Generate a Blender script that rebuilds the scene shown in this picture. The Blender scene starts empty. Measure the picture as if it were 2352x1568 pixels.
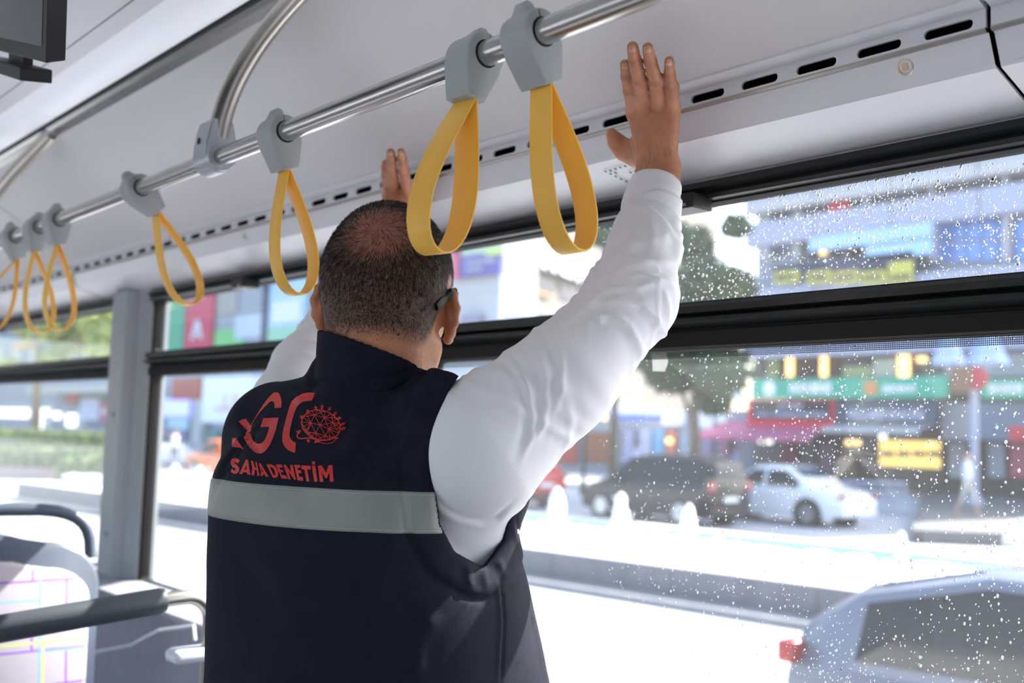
import bpy, bmesh, math, random
import numpy as np
from mathutils import Vector, Matrix
from mathutils.bvhtree import BVHTree
rnd = random.Random(7)
SC = bpy.context.scene
COL = SC.collection
# ------------------------------------------------------------------ camera
FPX = 2502.0; CX, CY = 1176.0, 784.0            # focal length and centre in pixels of the 2352x1568 frame
_d1 = np.array([-955-CX, -(927-CY), -FPX]); _d1 /= np.linalg.norm(_d1)
_up = np.cross(np.array([0, -211.0, -FPX]), _d1); _up /= np.linalg.norm(_up)
if _up[1] < 0: _up = -_up
WX = -_d1; WZ = _up; WY = np.cross(WZ, WX)
RM = np.stack([WX, WY, WZ])                      # world = RM @ camera
CAMP = np.array([0, 0, 1.5])
def ray(px, py): return RM @ np.array([px-CX, -(py-CY), -FPX])/FPX
def atD(px, py, d): return CAMP+ray(px, py)*d
def atY(px, py, y): r = ray(px, py); return CAMP+r*(y/r[1])
def atX(px, py, x): r = ray(px, py); return CAMP+r*(x/r[0])
def atZ(px, py, z): r = ray(px, py); return CAMP+r*((z-1.5)/r[2])
camd = bpy.data.cameras.new('camera'); cam = bpy.data.objects.new('camera', camd); COL.objects.link(cam)
cam.matrix_world = Matrix([[*RM[0], 0], [*RM[1], 0], [*RM[2], 1.5], [0, 0, 0, 1]])
camd.sensor_width = 36; camd.lens = FPX/2352*36; camd.clip_start = .05; camd.clip_end = 800
camd.dof.use_dof = True; camd.dof.focus_distance = 1.45; camd.dof.aperture_fstop = 3.3
SC.camera = cam
# ------------------------------------------------------------------ light
SC.view_settings.view_transform = 'Standard'; SC.view_settings.look = 'None'
SC.view_settings.gamma = 1; SC.view_settings.use_curve_mapping = False
SC.view_settings.exposure = 0.36
w = bpy.data.worlds.new('sky'); SC.world = w; w.use_nodes = True
nt = w.node_tree; bg = nt.nodes['Background']
sky = nt.nodes.new('ShaderNodeTexSky'); sky.sky_type = 'NISHITA'; sky.sun_disc = False
sky.sun_elevation = math.radians(42); sky.sun_rotation = math.radians(5); sky.air_density = 1.0; sky.dust_density = 2.5
nt.links.new(sky.outputs[0], bg.inputs[0]); bg.inputs[1].default_value = 0.52
sd = bpy.data.lights.new('sun', 'SUN'); sd.energy = 16; sd.angle = math.radians(.55); sd.color = (1, .96, .91)
sun = bpy.data.objects.new('sun', sd); COL.objects.link(sun)
SUNDIR = Vector((.07, .85, .80)).normalized()
sun.rotation_euler = SUNDIR.to_track_quat('Z', 'Y').to_euler()
# ------------------------------------------------------------------ materials
MATS = {}
def mat(name, col, rough=.5, metal=0, spec=.5, noise=0, nscale=8, bump=0, bscale=40, emit=0, stretch=None, trans=0, ior=1.45, coat=0, sheen=0, sss=0):
    m = bpy.data.materials.new(name); m.use_nodes = True; n = m.node_tree.nodes; l = m.node_tree.links
    b = n['Principled BSDF']; b.inputs['Base Color'].default_value = (*col, 1); b.inputs['Roughness'].default_value = rough
    b.inputs['Metallic'].default_value = metal; b.inputs['Specular IOR Level'].default_value = spec
    if trans: b.inputs['Transmission Weight'].default_value = trans; b.inputs['IOR'].default_value = ior
    if coat: b.inputs['Coat Weight'].default_value = coat; b.inputs['Coat Roughness'].default_value = .05
    if sheen: b.inputs['Sheen Weight'].default_value = sheen
    if sss:
        b.inputs['Subsurface Weight'].default_value = sss; b.inputs['Subsurface Scale'].default_value = .006
        b.inputs['Subsurface Radius'].default_value = (1, .35, .2)
    if emit: b.inputs['Emission Color'].default_value = (*col, 1); b.inputs['Emission Strength'].default_value = emit
    tc = n.new('ShaderNodeTexCoord'); mp = n.new('ShaderNodeMapping'); l.new(tc.outputs['Object'], mp.inputs[0])
    if stretch: mp.inputs['Scale'].default_value = stretch
    if noise:
        t = n.new('ShaderNodeTexNoise'); t.inputs['Scale'].default_value = nscale; t.inputs['Detail'].default_value = 5
        l.new(mp.outputs[0], t.inputs[0]); r = n.new('ShaderNodeMapRange'); l.new(t.outputs[0], r.inputs[0])
        r.inputs[1].default_value = .3; r.inputs[2].default_value = .7; r.inputs[3].default_value = 1-noise; r.inputs[4].default_value = 1+noise
        mx = n.new('ShaderNodeMix'); mx.data_type = 'RGBA'; mx.blend_type = 'MULTIPLY'; mx.inputs[0].default_value = 1
        mx.inputs[6].default_value = (*col, 1); l.new(r.outputs[0], mx.inputs[7]); l.new(mx.outputs[2], b.inputs['Base Color'])
    if bump:
        t = n.new('ShaderNodeTexNoise'); t.inputs['Scale'].default_value = bscale; t.inputs['Detail'].default_value = 4
        l.new(mp.outputs[0], t.inputs[0]); bp = n.new('ShaderNodeBump'); bp.inputs[0].default_value = bump; bp.inputs[1].default_value = .01
        l.new(t.outputs[0], bp.inputs['Height']); l.new(bp.outputs[0], b.inputs['Normal'])
    MATS[name] = m; return m
def glassmat(name, tint=(1, 1, 1), gloss=1.0, rough=0.0, film=0):
    m = bpy.data.materials.new(name); m.use_nodes = True; n = m.node_tree.nodes; l = m.node_tree.links
    n.remove(n['Principled BSDF']); o = n['Material Output']
    tr = n.new('ShaderNodeBsdfTransparent'); tr.inputs[0].default_value = (*tint, 1)
    gl = n.new('ShaderNodeBsdfGlossy'); gl.inputs['Roughness'].default_value = rough
    ge = n.new('ShaderNodeNewGeometry'); dt = n.new('ShaderNodeVectorMath'); dt.operation = 'DOT_PRODUCT'; l.new(ge.outputs['Normal'], dt.inputs[0]); l.new(ge.outputs['Incoming'], dt.inputs[1])
    def mth(op, x, y=None):
        q = n.new('ShaderNodeMath'); q.operation = op
        for i, t in enumerate((x, y)):
            if t is None: continue
            if isinstance(t, (int, float)): q.inputs[i].default_value = t
            else: l.new(t, q.inputs[i])
        return q.outputs[0]
    f = mth('ADD', mth('MULTIPLY', mth('POWER', mth('SUBTRACT', 1.0, mth('ABSOLUTE', dt.outputs['Value'])), 5.0), .96), .04)   # Schlick, the same from both sides
    mu = n.new('ShaderNodeMath'); mu.operation = 'MULTIPLY'; mu.inputs[1].default_value = gloss; l.new(f, mu.inputs[0])
    mx = n.new('ShaderNodeMixShader'); l.new(mu.outputs[0], mx.inputs[0]); l.new(tr.outputs[0], mx.inputs[1]); l.new(gl.outputs[0], mx.inputs[2])
    if film:                                     # a thin dried-water film that scatters a little of the light passing through
        tl = n.new('ShaderNodeBsdfTranslucent'); m2 = n.new('ShaderNodeMixShader'); m2.inputs[0].default_value = film
        l.new(mx.outputs[0], m2.inputs[1]); l.new(tl.outputs[0], m2.inputs[2]); mx = m2
    l.new(mx.outputs[0], o.inputs[0]); return m
# ------------------------------------------------------------------ mesh helpers
class MB:
    def __init__(s): s.v = []; s.f = []
    def add(s, vs, fs):
        k = len(s.v); s.v += [tuple(map(float, p)) for p in vs]; s.f += [tuple(i+k for i in f) for f in fs]; return s
    def box(s, a, b, rz=0, c=None):
        x0, y0, z0 = a; x1, y1, z1 = b
        vs = [(x, y, z) for z in (z0, z1) for x, y in ((x0, y0), (x1, y0), (x1, y1), (x0, y1))]
        if rz:
            cx, cy = c if c else ((x0+x1)/2, (y0+y1)/2); k, q = math.cos(rz), math.sin(rz)
            vs = [(cx+(x-cx)*k-(y-cy)*q, cy+(x-cx)*q+(y-cy)*k, z) for x, y, z in vs]
        return s.add(vs, [(0, 3, 2, 1), (4, 5, 6, 7), (0, 1, 5, 4), (1, 2, 6, 5), (2, 3, 7, 6), (3, 0, 4, 7)])
    def prism(s, poly, axis, a, b):
        """poly: list of 2D points; extruded along axis from a to b (axis 0: poly is y,z; 1: x,z; 2: x,y)"""
        n = len(poly)
        def P(p, t): return [(t, p[0], p[1]), (p[0], t, p[1]), (p[0], p[1], t)][axis]
        vs = [P(p, a) for p in poly]+[P(p, b) for p in poly]
        return s.add(vs, [tuple(range(n))[::-1], tuple(range(n, 2*n))]+[(i, (i+1) % n, n+(i+1) % n, n+i) for i in range(n)])
    def tube(s, pts, r, seg=12, cap=True, sec=None, up=(0, 0, 1)):
        pts = [Vector(p) for p in pts]; n = len(pts); rs = r if isinstance(r, (list, tuple)) else [r]*n
        vs = []; prev = None
        for i, p in enumerate(pts):
            t = (pts[min(i+1, n-1)]-pts[max(i-1, 0)]).normalized()
            u = prev if prev is not None else (Vector(up) if abs(t.dot(Vector(up))) < .95 else Vector((1, 0, 0)))
            u = (u-t*u.dot(t)).normalized(); w_ = t.cross(u); prev = u
            for k in range(seg):
                a = 2*math.pi*k/seg; q = sec or (1, 1)
                vs.append(p+u*math.cos(a)*rs[i]*q[0]+w_*math.sin(a)*rs[i]*q[1])
        fs = [(i*seg+k, i*seg+(k+1) % seg, (i+1)*seg+(k+1) % seg, (i+1)*seg+k) for i in range(n-1) for k in range(seg)]
        if cap: fs += [tuple(range(seg))[::-1], tuple((n-1)*seg+k for k in range(seg))]
        return s.add(vs, fs)
    def lathe(s, prof, c, seg=16):
        vs = [(c[0]+r*math.cos(2*math.pi*k/seg), c[1]+r*math.sin(2*math.pi*k/seg), c[2]+z) for r, z in prof for k in range(seg)]
        n = len(prof); fs = [(i*seg+k, i*seg+(k+1) % seg, (i+1)*seg+(k+1) % seg, (i+1)*seg+k) for i in range(n-1) for k in range(seg)]
        return s.add(vs, fs+[tuple(range(seg))[::-1], tuple((n-1)*seg+k for k in range(seg))])
    def loft(s, rings, closed=True, cap=True):
        n = len(rings[0]); vs = [p for r in rings for p in r]; m = n if closed else n-1
        fs = [(i*n+k, i*n+(k+1) % n, (i+1)*n+(k+1) % n, (i+1)*n+k) for i in range(len(rings)-1) for k in range(m)]
        if cap and closed: fs += [tuple(range(n))[::-1], tuple((len(rings)-1)*n+k for k in range(n))]
        return s.add(vs, fs)
    def sphere(s, c, r, seg=12, rings=8):
        r = r if isinstance(r, (list, tuple)) else (r, r, r)
        return s.loft([[(c[0]+r[0]*max(.02, math.sin(t))*math.cos(a), c[1]+r[1]*max(.02, math.sin(t))*math.sin(a), c[2]-r[2]*math.cos(t))
                       for a in [2*math.pi*k/seg for k in range(seg)]] for t in [math.pi*i/rings for i in range(rings+1)]])
    def build(s, name, m, parent=None, smooth=False, bevel=0, label=None, kind=None):
        me = bpy.data.meshes.new(name); me.from_pydata(s.v, [], s.f); me.update()
        return link(name, me, m, parent, smooth, bevel, label, kind)
def link(name, me, m, parent=None, smooth=False, bevel=0, label=None, kind=None):
    o = bpy.data.objects.new(name, me); COL.objects.link(o)
    if m: me.materials.append(m)
    if parent is not None:
        o.parent = parent
        o.matrix_parent_inverse = parent.matrix_world.inverted() if False else Matrix.Translation(-Vector(parent.location))
    if smooth:
        me.shade_smooth()
        if smooth != True: me.set_sharp_from_angle(angle=math.radians(smooth))
    if bevel:
        b = o.modifiers.new('bevel', 'BEVEL'); b.width = bevel; b.segments = 2; b.limit_method = 'ANGLE'; b.harden_normals = False
        if not smooth: me.shade_smooth(); me.set_sharp_from_angle(angle=math.radians(35))
    if label: o['label'] = label
    if kind: o['kind'] = kind
    return o
def tag(o, label=None, cat=None, group=None, kind=None):
    if label: o['label'] = label
    if cat: o['category'] = cat
    if group: o['group'] = group
    if kind: o['kind'] = kind
    return o
def thing(name, label, cat, loc=(0, 0, 0), group=None):
    o = bpy.data.objects.new(name, None); COL.objects.link(o); o.location = loc; o.empty_display_size = .05
    return tag(o, label, cat, group)
def struct(o): o['kind'] = 'structure'; return o
def copy_tree(o, loc=None, parent=None, off=None):
    c = o.copy(); COL.objects.link(c)
    if parent is not None: c.parent = parent
    if loc is not None: c.location = loc
    for ch in [x for x in COL.objects if x.parent == o]: copy_tree(ch, parent=c)
    return c
def rounded(w, h, r, n=4, cx=0, cy=0):
    out = []
    for sx, sy, a0 in ((1, 1, 0), (-1, 1, 90), (-1, -1, 180), (1, -1, 270)):
        for k in range(n+1):
            a = math.radians(a0+90*k/n); out.append((cx+sx*(w/2-r)+r*math.cos(a), cy+sy*(h/2-r)+r*math.sin(a)))
    return out
def frame_with_holes(outer, holes, y0, y1, m, name, parent=None, bevel=0):
    """flat plate in the xz plane with holes, extruded from y0 to y1"""
    bm = bmesh.new(); edges = []
    for loop in [outer]+holes:
        vs = [bm.verts.new((x, y0, z)) for x, z in loop]
        edges += [bm.edges.new((vs[i], vs[(i+1) % len(vs)])) for i in range(len(vs))]
    bmesh.ops.triangle_fill(bm, edges=edges, use_beauty=True, use_dissolve=False)
    r = bmesh.ops.extrude_face_region(bm, geom=bm.faces[:])
    bmesh.ops.translate(bm, vec=(0, y1-y0, 0), verts=[v for v in r['geom'] if isinstance(v, bmesh.types.BMVert)])
    bmesh.ops.recalc_face_normals(bm, faces=bm.faces)
    me = bpy.data.meshes.new(name); bm.to_mesh(me); bm.free()
    return link(name, me, m, parent, bevel=bevel)
# ------------------------------------------------------------------ bus shell
M_PANEL = mat('satin grey panel', (.67, .67, .68), .45, noise=.02, nscale=2, bump=.02, bscale=300)
M_WHITE = mat('white trim paint', (.74, .75, .79), .32, noise=.015, nscale=3)
M_CEIL = mat('ceiling laminate', (.70, .71, .74), .5, noise=.02, nscale=2)
M_BLACK = mat('black rubber', (.012, .013, .013), .42, spec=.35, bump=.04, bscale=60)
M_DARK = mat('dark void', (.006, .006, .006), .7)
M_STEEL = mat('brushed steel', (.52, .51, .49), .24, metal=1, noise=.06, nscale=60, stretch=(.3, 8, 8), bump=.03, bscale=90)
M_CHAMP = mat('satin champagne tube', (.54, .51, .46), .32, metal=1, noise=.04, nscale=20)
M_ALU = mat('cast grey bracket', (.45, .48, .52), .33, metal=.55, bump=.03, bscale=200)
M_HOLD = mat('grey strap holder plastic', (.36, .385, .385), .48, noise=.02, nscale=10, bump=.03, bscale=250)
M_YEL = mat('yellow strap', (.93, .53, .08), .45, noise=.05, nscale=14, bump=.03, bscale=120, stretch=(1, 1, .2))
M_LAMP = mat('light diffuser', (.50, .52, .57), .4, emit=.55)
M_FLOOR = mat('bus floor vinyl', (.26, .26, .28), .6, noise=.15, nscale=60)
M_WALLG = mat('lower wall grey', (.30, .29, .33), .6, noise=.05, nscale=40, bump=.05, bscale=200)
XL, XR = -7.6, 2.6
# floor, ceiling
FL = struct(MB().box((XL, -1.25, -.06), (XR, 1.25, 0)).build('floor', M_FLOOR))
prof = [(.705, 2.268), (-.705, 2.268), (-.705, 2.33), (.705, 2.33)]
CE = struct(MB().prism(prof, 0, XL, XR).build('ceiling', M_CEIL))
for x in (-4.6, -2.79, -.8):                      # joints across the ceiling
    MB().box((x-.002, -.69, 2.2672), (x+.002, .69, 2.2678)).build('ceiling_seam', M_DARK, CE)
for sgn in (1, -1):
    def q(pts): return [(y*sgn, z) for y, z in pts]
    side = 'right' if sgn > 0 else 'left'
    # lamp border, light strip and rail
    o = struct(MB().prism(q([(.708, 2.2665), (.748, 2.266), (.748, 2.33), (.708, 2.33)]), 0, XL, XR).build('trim_1' if sgn > 0 else 'trim_2', M_CEIL))
    L = thing('ceiling_light', ('long white ceiling light strip running above the window side' if sgn > 0 else 'long white ceiling light strip over the aisle side behind the camera'), 'light', (0, .8*sgn, 2.26))
    for k, (a, b) in enumerate(((XL, -4.60), (-4.595, -2.793), (-2.787, -.8), (-.79, 1.0), (1.01, XR))):
        MB().prism(q([(.75, 2.2665), (.775, 2.254), (.82, 2.249), (.844, 2.252), (.844, 2.30), (.75, 2.30)]), 0, a+.002, b-.002).build('diffuser', M_LAMP, L, smooth=40)
    MB().prism(q([(.7485, 2.30), (.845, 2.30), (.845, 2.33), (.7485, 2.33)]), 0, XL, XR).build('housing', M_CEIL, L)
    o = struct(MB().prism(q([(.8465, 2.245), (.8515, 2.245), (.8515, 2.32), (.8465, 2.32)]), 0, XL, XR).build('trim_3' if sgn > 0 else 'trim_4', M_DARK))
    o = struct(MB().prism(q([(.852, 2.2515), (.862, 2.240), (.872, 2.2455), (.884, 2.2345), (.897, 2.237), (.897, 2.32), (.852, 2.32)]), 0, XL, XR).build('trim_5' if sgn > 0 else 'trim_6', M_STEEL, smooth=30))
    # big slanted duct panels
    for k, (a, b) in enumerate(((XL, -3.758), (-3.746, -.5945), (-.5905, XR))):
        if True:
            n = 8; pts = []
            for i in range(n+1):
                t = i/n; y = 1.197+(.886-1.197)*t; z = 2.018+(2.2365-2.018)*t+.012*math.sin(math.pi*t)
                pts.append((y, z))
            pts += [(.886, 2.33), (1.33, 2.33), (1.33, 2.03)]
            MB().prism(q(pts), 0, a, b).build('slanted_panel', M_PANEL, CE, smooth=30)
# ------------------------------------------------------------------ window wall (right side of the bus)
GY = 1.365
M_GLASS = glassmat('window glass', (.97, .985, .98), .7, film=.005); M_WET = glassmat('wet window glass', (.97, .985, .98), .7, film=.009)
def zk(dz, y=1.335): return 1.5+dz*y/1.22
ZT, ZMT, ZMB, ZB = zk(.344), zk(.201), zk(.131), 1.007
def side_wall(sg, name, full):
    """lower wall with a ledge, upper body, and the panel strips of one side"""
    def q(pts): return [(y*sg, z) for y, z in pts]
    W = struct(MB().prism(q([(1.30, .02), (1.40, .02), (1.40, 1.0), (1.345, 1.0), (1.30, .97)]), 0, XL, XR).build(name, M_WALLG))
    MB().prism(q([(1.335, zk(.379)+.004), (1.40, zk(.379)+.004), (1.40, 2.45), (1.30, 2.45), (1.30, 2.03), (1.335, 2.0)]), 0, XL, XR).build('roof_edge', M_WHITE, W)
    MB().prism(q([(1.22, .985), (1.30, .97), (1.345, 1.0), (1.345, 1.012), (1.295, 1.012), (1.22, .998)]), 0, XL, XR).build('ledge', M_WALLG, W)
    MB().prism(q([(1.24, .02), (1.30, .02), (1.30, .965), (1.27, .965)]), 0, XL, XR).build('side_panel', M_WALLG, W)
    return W
WR = side_wall(1, 'wall_right', True)
mods = ((XL, -3.758), (-3.746, -.594), (-.588, XR))
for a, b in mods:
    # slotted vent trim (real slots in front of a dark duct)
    holes = []
    x = -.641; k0 = math.ceil((a+.02-(-.672))/.0923)
    kk = k0
    while -.672+kk*.0923+.064 < b-.012:
        xc = -.672+kk*.0923+.0315; holes.append([(xx, zz) for xx, zz in rounded(.062, .0125, .006, 3, xc, 2.0)][::-1]); kk += 1
    frame_with_holes([(a, 1.9905), (b, 1.9905), (b, 2.013), (a, 2.013)], holes, 1.213, 1.217, M_WHITE, 'vent_strip', WR)
    MB().prism([(1.192, 2.0195), (1.2125, 2.013), (1.217, 2.013), (1.217, 2.022), (1.192, 2.0235)], 0, a, b).build('vent_flange', M_WHITE, WR)
    MB().prism([(1.2125, 1.9905), (1.2115, 1.988), (1.215, 1.985), (1.222, 1.9862), (1.217, 1.9905)], 0, a, b).build('silver_bead', M_CHAMP, WR, smooth=30)
    MB().prism([(1.2195, 1.985), (1.2235, 1.985), (1.238, 1.9475), (1.27, 1.937), (1.338, 1.914), (1.338, 1.918), (1.27, 1.9415), (1.236, 1.9515), (1.2195, 1.989)], 0, a, b).build('cove_panel', M_WHITE, WR, smooth=25)
MB().box((XL, 1.26, 1.985), (XR, 1.27, 2.03)).build('duct_back', M_DARK, WR)
MB().box((XL, 1.2175, 2.014), (XR, 1.27, 2.03)).build('duct_top', M_DARK, WR)
def soffit(px, py, off=.0008):
    r = ray(px, py); t = ((1.946+.32*1.236)-1.5)/(r[2]+.32*r[1]); P = CAMP+r*t
    return Vector(P)+Vector((0, -.32, -1)).normalized()*off
pm = MB()
rows = [(1390, 1), ]
base = soffit(1391, 393); 
for i in range(9):
    for j in range(i+1):
        if 3 <= i <= 5 and 1 <= j <= i-1 and not (i == 5 and j in (2,)): continue
        px = 1391+i*11.3-0.0*j; py = 393-i*2.5+(j)*8.6-(i*.0)
        c = soffit(px+j*0.6, py-i*.6+j*.2)
        u = Vector((1, 0, 0))*.0021; v = Vector((0, 1, -.32)).normalized()*.0030
        pm.add([c+u*math.cos(a)+v*math.sin(a) for a in [k*math.pi/4 for k in range(8)]], [tuple(range(8))])
pm.build('speaker_perforation', M_DARK, WR)
# round quarter-turn locks on the cove
for i, (px, py, lab) in enumerate(((2081, 153, 'round chrome quarter-turn lock on the cove panel at upper right'), (563, 541, 'small quarter-turn lock on the cove behind the fourth strap from the right'), (249, 620, 'small quarter-turn lock on the cove, right one of the far pair'), (186, 634, 'small quarter-turn lock on the cove, left one of the far pair'))):
    P = atY(px, py, 1.2285); c = Vector(P); n = Vector((0, -.0375, -.0145)).normalized()*1.0
    n = Vector((0, -.93, -.36)); ux = Vector((1, 0, 0)); vv = n.cross(ux).normalized()
    T = thing('panel_lock', lab, 'lock', tuple(c), 'quarter-turn locks on the cove')
    def ring(r, h): return [tuple(c+n*h+ux*r*math.cos(a)+vv*r*math.sin(a)) for a in [2*math.pi*k/24 for k in range(24)]]
    m = MB(); m.loft([ring(.0115, -.002), ring(.0115, .0015), ring(.0105, .0026), ring(.0085, .0026), ring(.0075, .001), ring(.001, .001)]); m.build('rim', M_STEEL, T, smooth=40)
    m = MB(); s = .0042
    m.loft([[tuple(c+n*h+ux*a*s+vv*b*s) for a, b in ((-1, -1), (1, -1), (1, 1), (-1, 1))] for h in (.0005, .003)]); m.build('square_drive', M_STEEL, T)
# windows
def window(name, x0, x1, latches, drops=None):
    W = struct(MB().box((x0, 1.36, .995), (x1, 1.39, 1.012)).build(name, M_BLACK))
    yf = 1.335
    up = rounded(x1-x0-.05, ZT-ZMT, .012, 4, (x0+x1)/2, (ZT+ZMT)/2)[::-1]
    lo = rounded(x1-x0-.05, ZMB-ZB, .02, 5, (x0+x1)/2, (ZB+ZMB)/2)[::-1]
    frame_with_holes([(x0, .985), (x1, .985), (x1, zk(.379)), (x0, zk(.379))], [up, lo], 1.345, 1.375, M_FLAT, 'rubber_frame', W)
    # profiled head rail and transom (each rail is a piece of its own)
    MB().prism([(1.343, zk(.379)-.001), (1.326, zk(.379)-.006), (1.324, zk(.379)-.016), (1.334, zk(.379)-.022), (1.328, zk(.379)-.028), (1.330, ZT+.004), (1.343, ZT+.003)], 0, x0, x1).build('head_rail', M_BLACK, W, smooth=30)
    d = ZMT-ZMB
    MB().prism([(1.344, ZMT-.002), (1.331, ZMT-.004), (1.326, ZMT-.010), (1.326, ZMT-.020), (1.336, ZMT-.024), (1.322, ZMT-.029), (1.320, ZMT-.035), (1.338, ZMT-.040), (1.344, ZMT-.044)], 0, x0, x1).build('transom', M_BLACK, W, smooth=30)
    MB().prism([(1.344, ZMB+.030), (1.339, ZMB+.028), (1.339, ZMB+.004), (1.344, ZMB+.001)], 0, x0, x1).build('transom_flat', M_FLAT, W)
    MB().box((x0+.02, GY-.002, ZB-.01), (x1-.02, GY+.002, ZMB+.01)).build('lower_pane', M_WET if name == 'window_1' else M_GLASS, W)
    MB().box((x0+.02, GY-.002, ZMT-.01), (x1-.02, GY+.002, ZT+.01)).build('upper_pane', M_WET if name == 'window_1' else M_GLASS, W)
    for lx in latches:
        m = MB().box((lx-.036, 1.295, ZT-.014), (lx+.036, 1.345, ZT+.010)); l_ = m.build('latch', M_BLACK, W, bevel=.003)
        MB().box((lx+.004, 1.2935, ZT-.0115), (lx+.024, 1.2955, ZT-.007)).build('latch_button', M_STEEL, l_)
    return W
M_FLAT = mat('matt black band', (.020, .019, .019), .7, spec=.15)
W1 = window('window_1', -1.878, 1.9, (-1.14,))
W2 = window('window_2', -3.345, -1.96, (-2.67,))
W3 = window('window_3', -6.2, -3.60, (-5.0,))
PIL = mat('painted pillar', (.34, .36, .38), .45)
for k, (a, b) in enumerate(((-1.958, -1.880), (-7.6, -6.205), (1.905, XR))):
    MB().box((a, 1.345, .99), (b, 1.40, zk(.379)+.003)).build('pillar', M_FLAT, WR)
pl = MB().prism([(-3.597, 1.40), (-3.592, 1.318), (-3.575, 1.300), (-3.445, 1.296), (-3.425, 1.31), (-3.418, 1.325), (-3.37, 1.338), (-3.348, 1.342), (-3.348, 1.40)], 2, .99, 1.917).build('pillar', PIL, WR, smooth=35, label='grey pillar between the windows')
for z in (1.14, 1.52): MB().add([( -3.50+.007*math.cos(a), 1.2955, z+.007*math.sin(a)) for a in [k*math.pi/4 for k in range(8)]], [tuple(range(8))]).build('pillar_screw', M_DARK, WR)
# perforated dot band under the transom of the near window
m = bpy.data.materials.new('frit dots'); m.use_nodes = True; n = m.node_tree.nodes; l = m.node_tree.links
b = n['Principled BSDF']; b.inputs['Base Color'].default_value = (.02, .02, .02, 1); tcx = n.new('ShaderNodeTexCoord'); mp = n.new('ShaderNodeMapping'); mp.inputs['Rotation'].default_value = (0, .785, 0)
ck = n.new('ShaderNodeTexChecker'); ck.inputs['Scale'].default_value = 520; l.new(tcx.outputs['Object'], mp.inputs[0]); l.new(mp.outputs[0], ck.inputs[0])
tr = n.new('ShaderNodeBsdfTransparent'); mx = n.new('ShaderNodeMixShader'); l.new(ck.outputs['Fac'], mx.inputs[0]); l.new(tr.outputs[0], mx.inputs[1]); l.new(b.outputs[0], mx.inputs[2]); l.new(mx.outputs[0], n['Material Output'].inputs[0])
MB().add([(-1.85, GY-.003, ZMB-.012), (1.88, GY-.003, ZMB-.012), (1.88, GY-.003, ZMB+.002), (-1.85, GY-.003, ZMB+.002)], [(0, 1, 2, 3)]).build('dot_band', m, W1)
stk = [Vector(atY(px, py, GY-.0035)) for px, py in ((1497, 806), (1531, 812), (1535, 832), (1527, 853), (1499, 852))]
MB().add(stk, [(0, 1, 2, 3, 4)]).build('torn_sticker', glassmat('torn sticker', (.75, .8, .85), 1, .3, film=.12), W1)
# rain drops on the outside of the near window: nobody could count them
M_DROP = mat('water', (1, 1, 1), .0, trans=1, ior=1.33)
def drops(n, fx, fz, name, seed):
    g = np.random.default_rng(seed); m = MB(); hs = [(1, 0), (.86, .42), (.45, .72)]
    while n > 0:
        x = g.uniform(*fx); z = g.uniform(*fz)
        dens = (min(1, max(.08, (x+1.42)/.55)))*(.45+.55*math.sin(x*9+3)*math.sin(z*17+1))+.15
        if g.random() > dens: continue
        r = min(.0022, .00084*math.exp(g.normal(0, .42))); n -= 1; st = 1+.5*g.random()
        vs = []; S = 7
        for rr, hh in hs: vs += [(x+r*rr*math.cos(2*math.pi*k/S), GY+.0022+hh*r*.9, z+r*st*rr*math.sin(2*math.pi*k/S)) for k in range(S)]
        vs.append((x, GY+.0022+r*.75, z)); fs = [(i*S+k, i*S+(k+1) % S, (i+1)*S+(k+1) % S, (i+1)*S+k)[::1] for i in range(2) for k in range(S)]
        fs += [(2*S+k, 2*S+(k+1) % S, 3*S) for k in range(S)]+[tuple(range(S))[::-1]]
        m.add(vs, fs)
    return m.build(name, M_DROP, W1, smooth=True, kind='stuff')
drops(4000, (-1.45, -.2), (ZMT, ZT), 'rain_drops', 3)
drops(6800, (-1.38, -.1), (ZB, ZMB), 'rain_drops', 4)
# ------------------------------------------------------------------ other side, ends and floor furniture of the bus shell
WL = side_wall(-1, 'wall_left', False)
for nm, a, b in (('window_4', -5.9, -2.6), ('window_5', -2.45, 1.0)):
    W = struct(frame_with_holes([(a, .985), (b, .985), (b, 1.92), (a, 1.92)], [rounded(b-a-.1, .82, .03, 4, (a+b)/2, 1.45)[::-1]], -1.375, -1.345, M_BLACK, nm))
    MB().box((a+.04, -1.367, 1.03), (b-.04, -1.363, 1.87)).build('pane', M_GLASS, W)
for a, b in ((-7.6, -5.905), (-2.595, -2.455), (1.005, 2.6)): MB().box((a, -1.40, .99), (b, -1.345, 1.93)).build('pillar', M_FLAT, WL)
MB().prism([(-1.197, 2.018), (-1.345, 1.925), (-1.345, 2.03), (-1.2, 2.03)], 0, XL, XR).build('cove_panel', M_WHITE, WL)
WF = struct(frame_with_holes([(-1.40, -.05), (1.40, -.05), (1.40, 2.45), (-1.40, 2.45)], [rounded(2.3, 1.15, .1, 4, 0, 1.45)[::-1]], 0, .06, M_WALLG, 'wall_front'))
WF.rotation_euler = (0, 0, math.radians(90)); WF.location = (XL, 0, 0)
wfp = MB().box((-1.18, .02, .85), (1.18, .03, 2.05)).build('windscreen', M_GLASS, None); wfp.parent = WF
WB = struct(MB().box((XR, -1.40, -.05), (XR+.06, 1.40, 2.45)).build('wall_rear', M_WALLG))
struct(MB().box((XL, -1.40, 2.452), (XR, 1.40, 2.48)).build('trim_7', M_WHITE))
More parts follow.
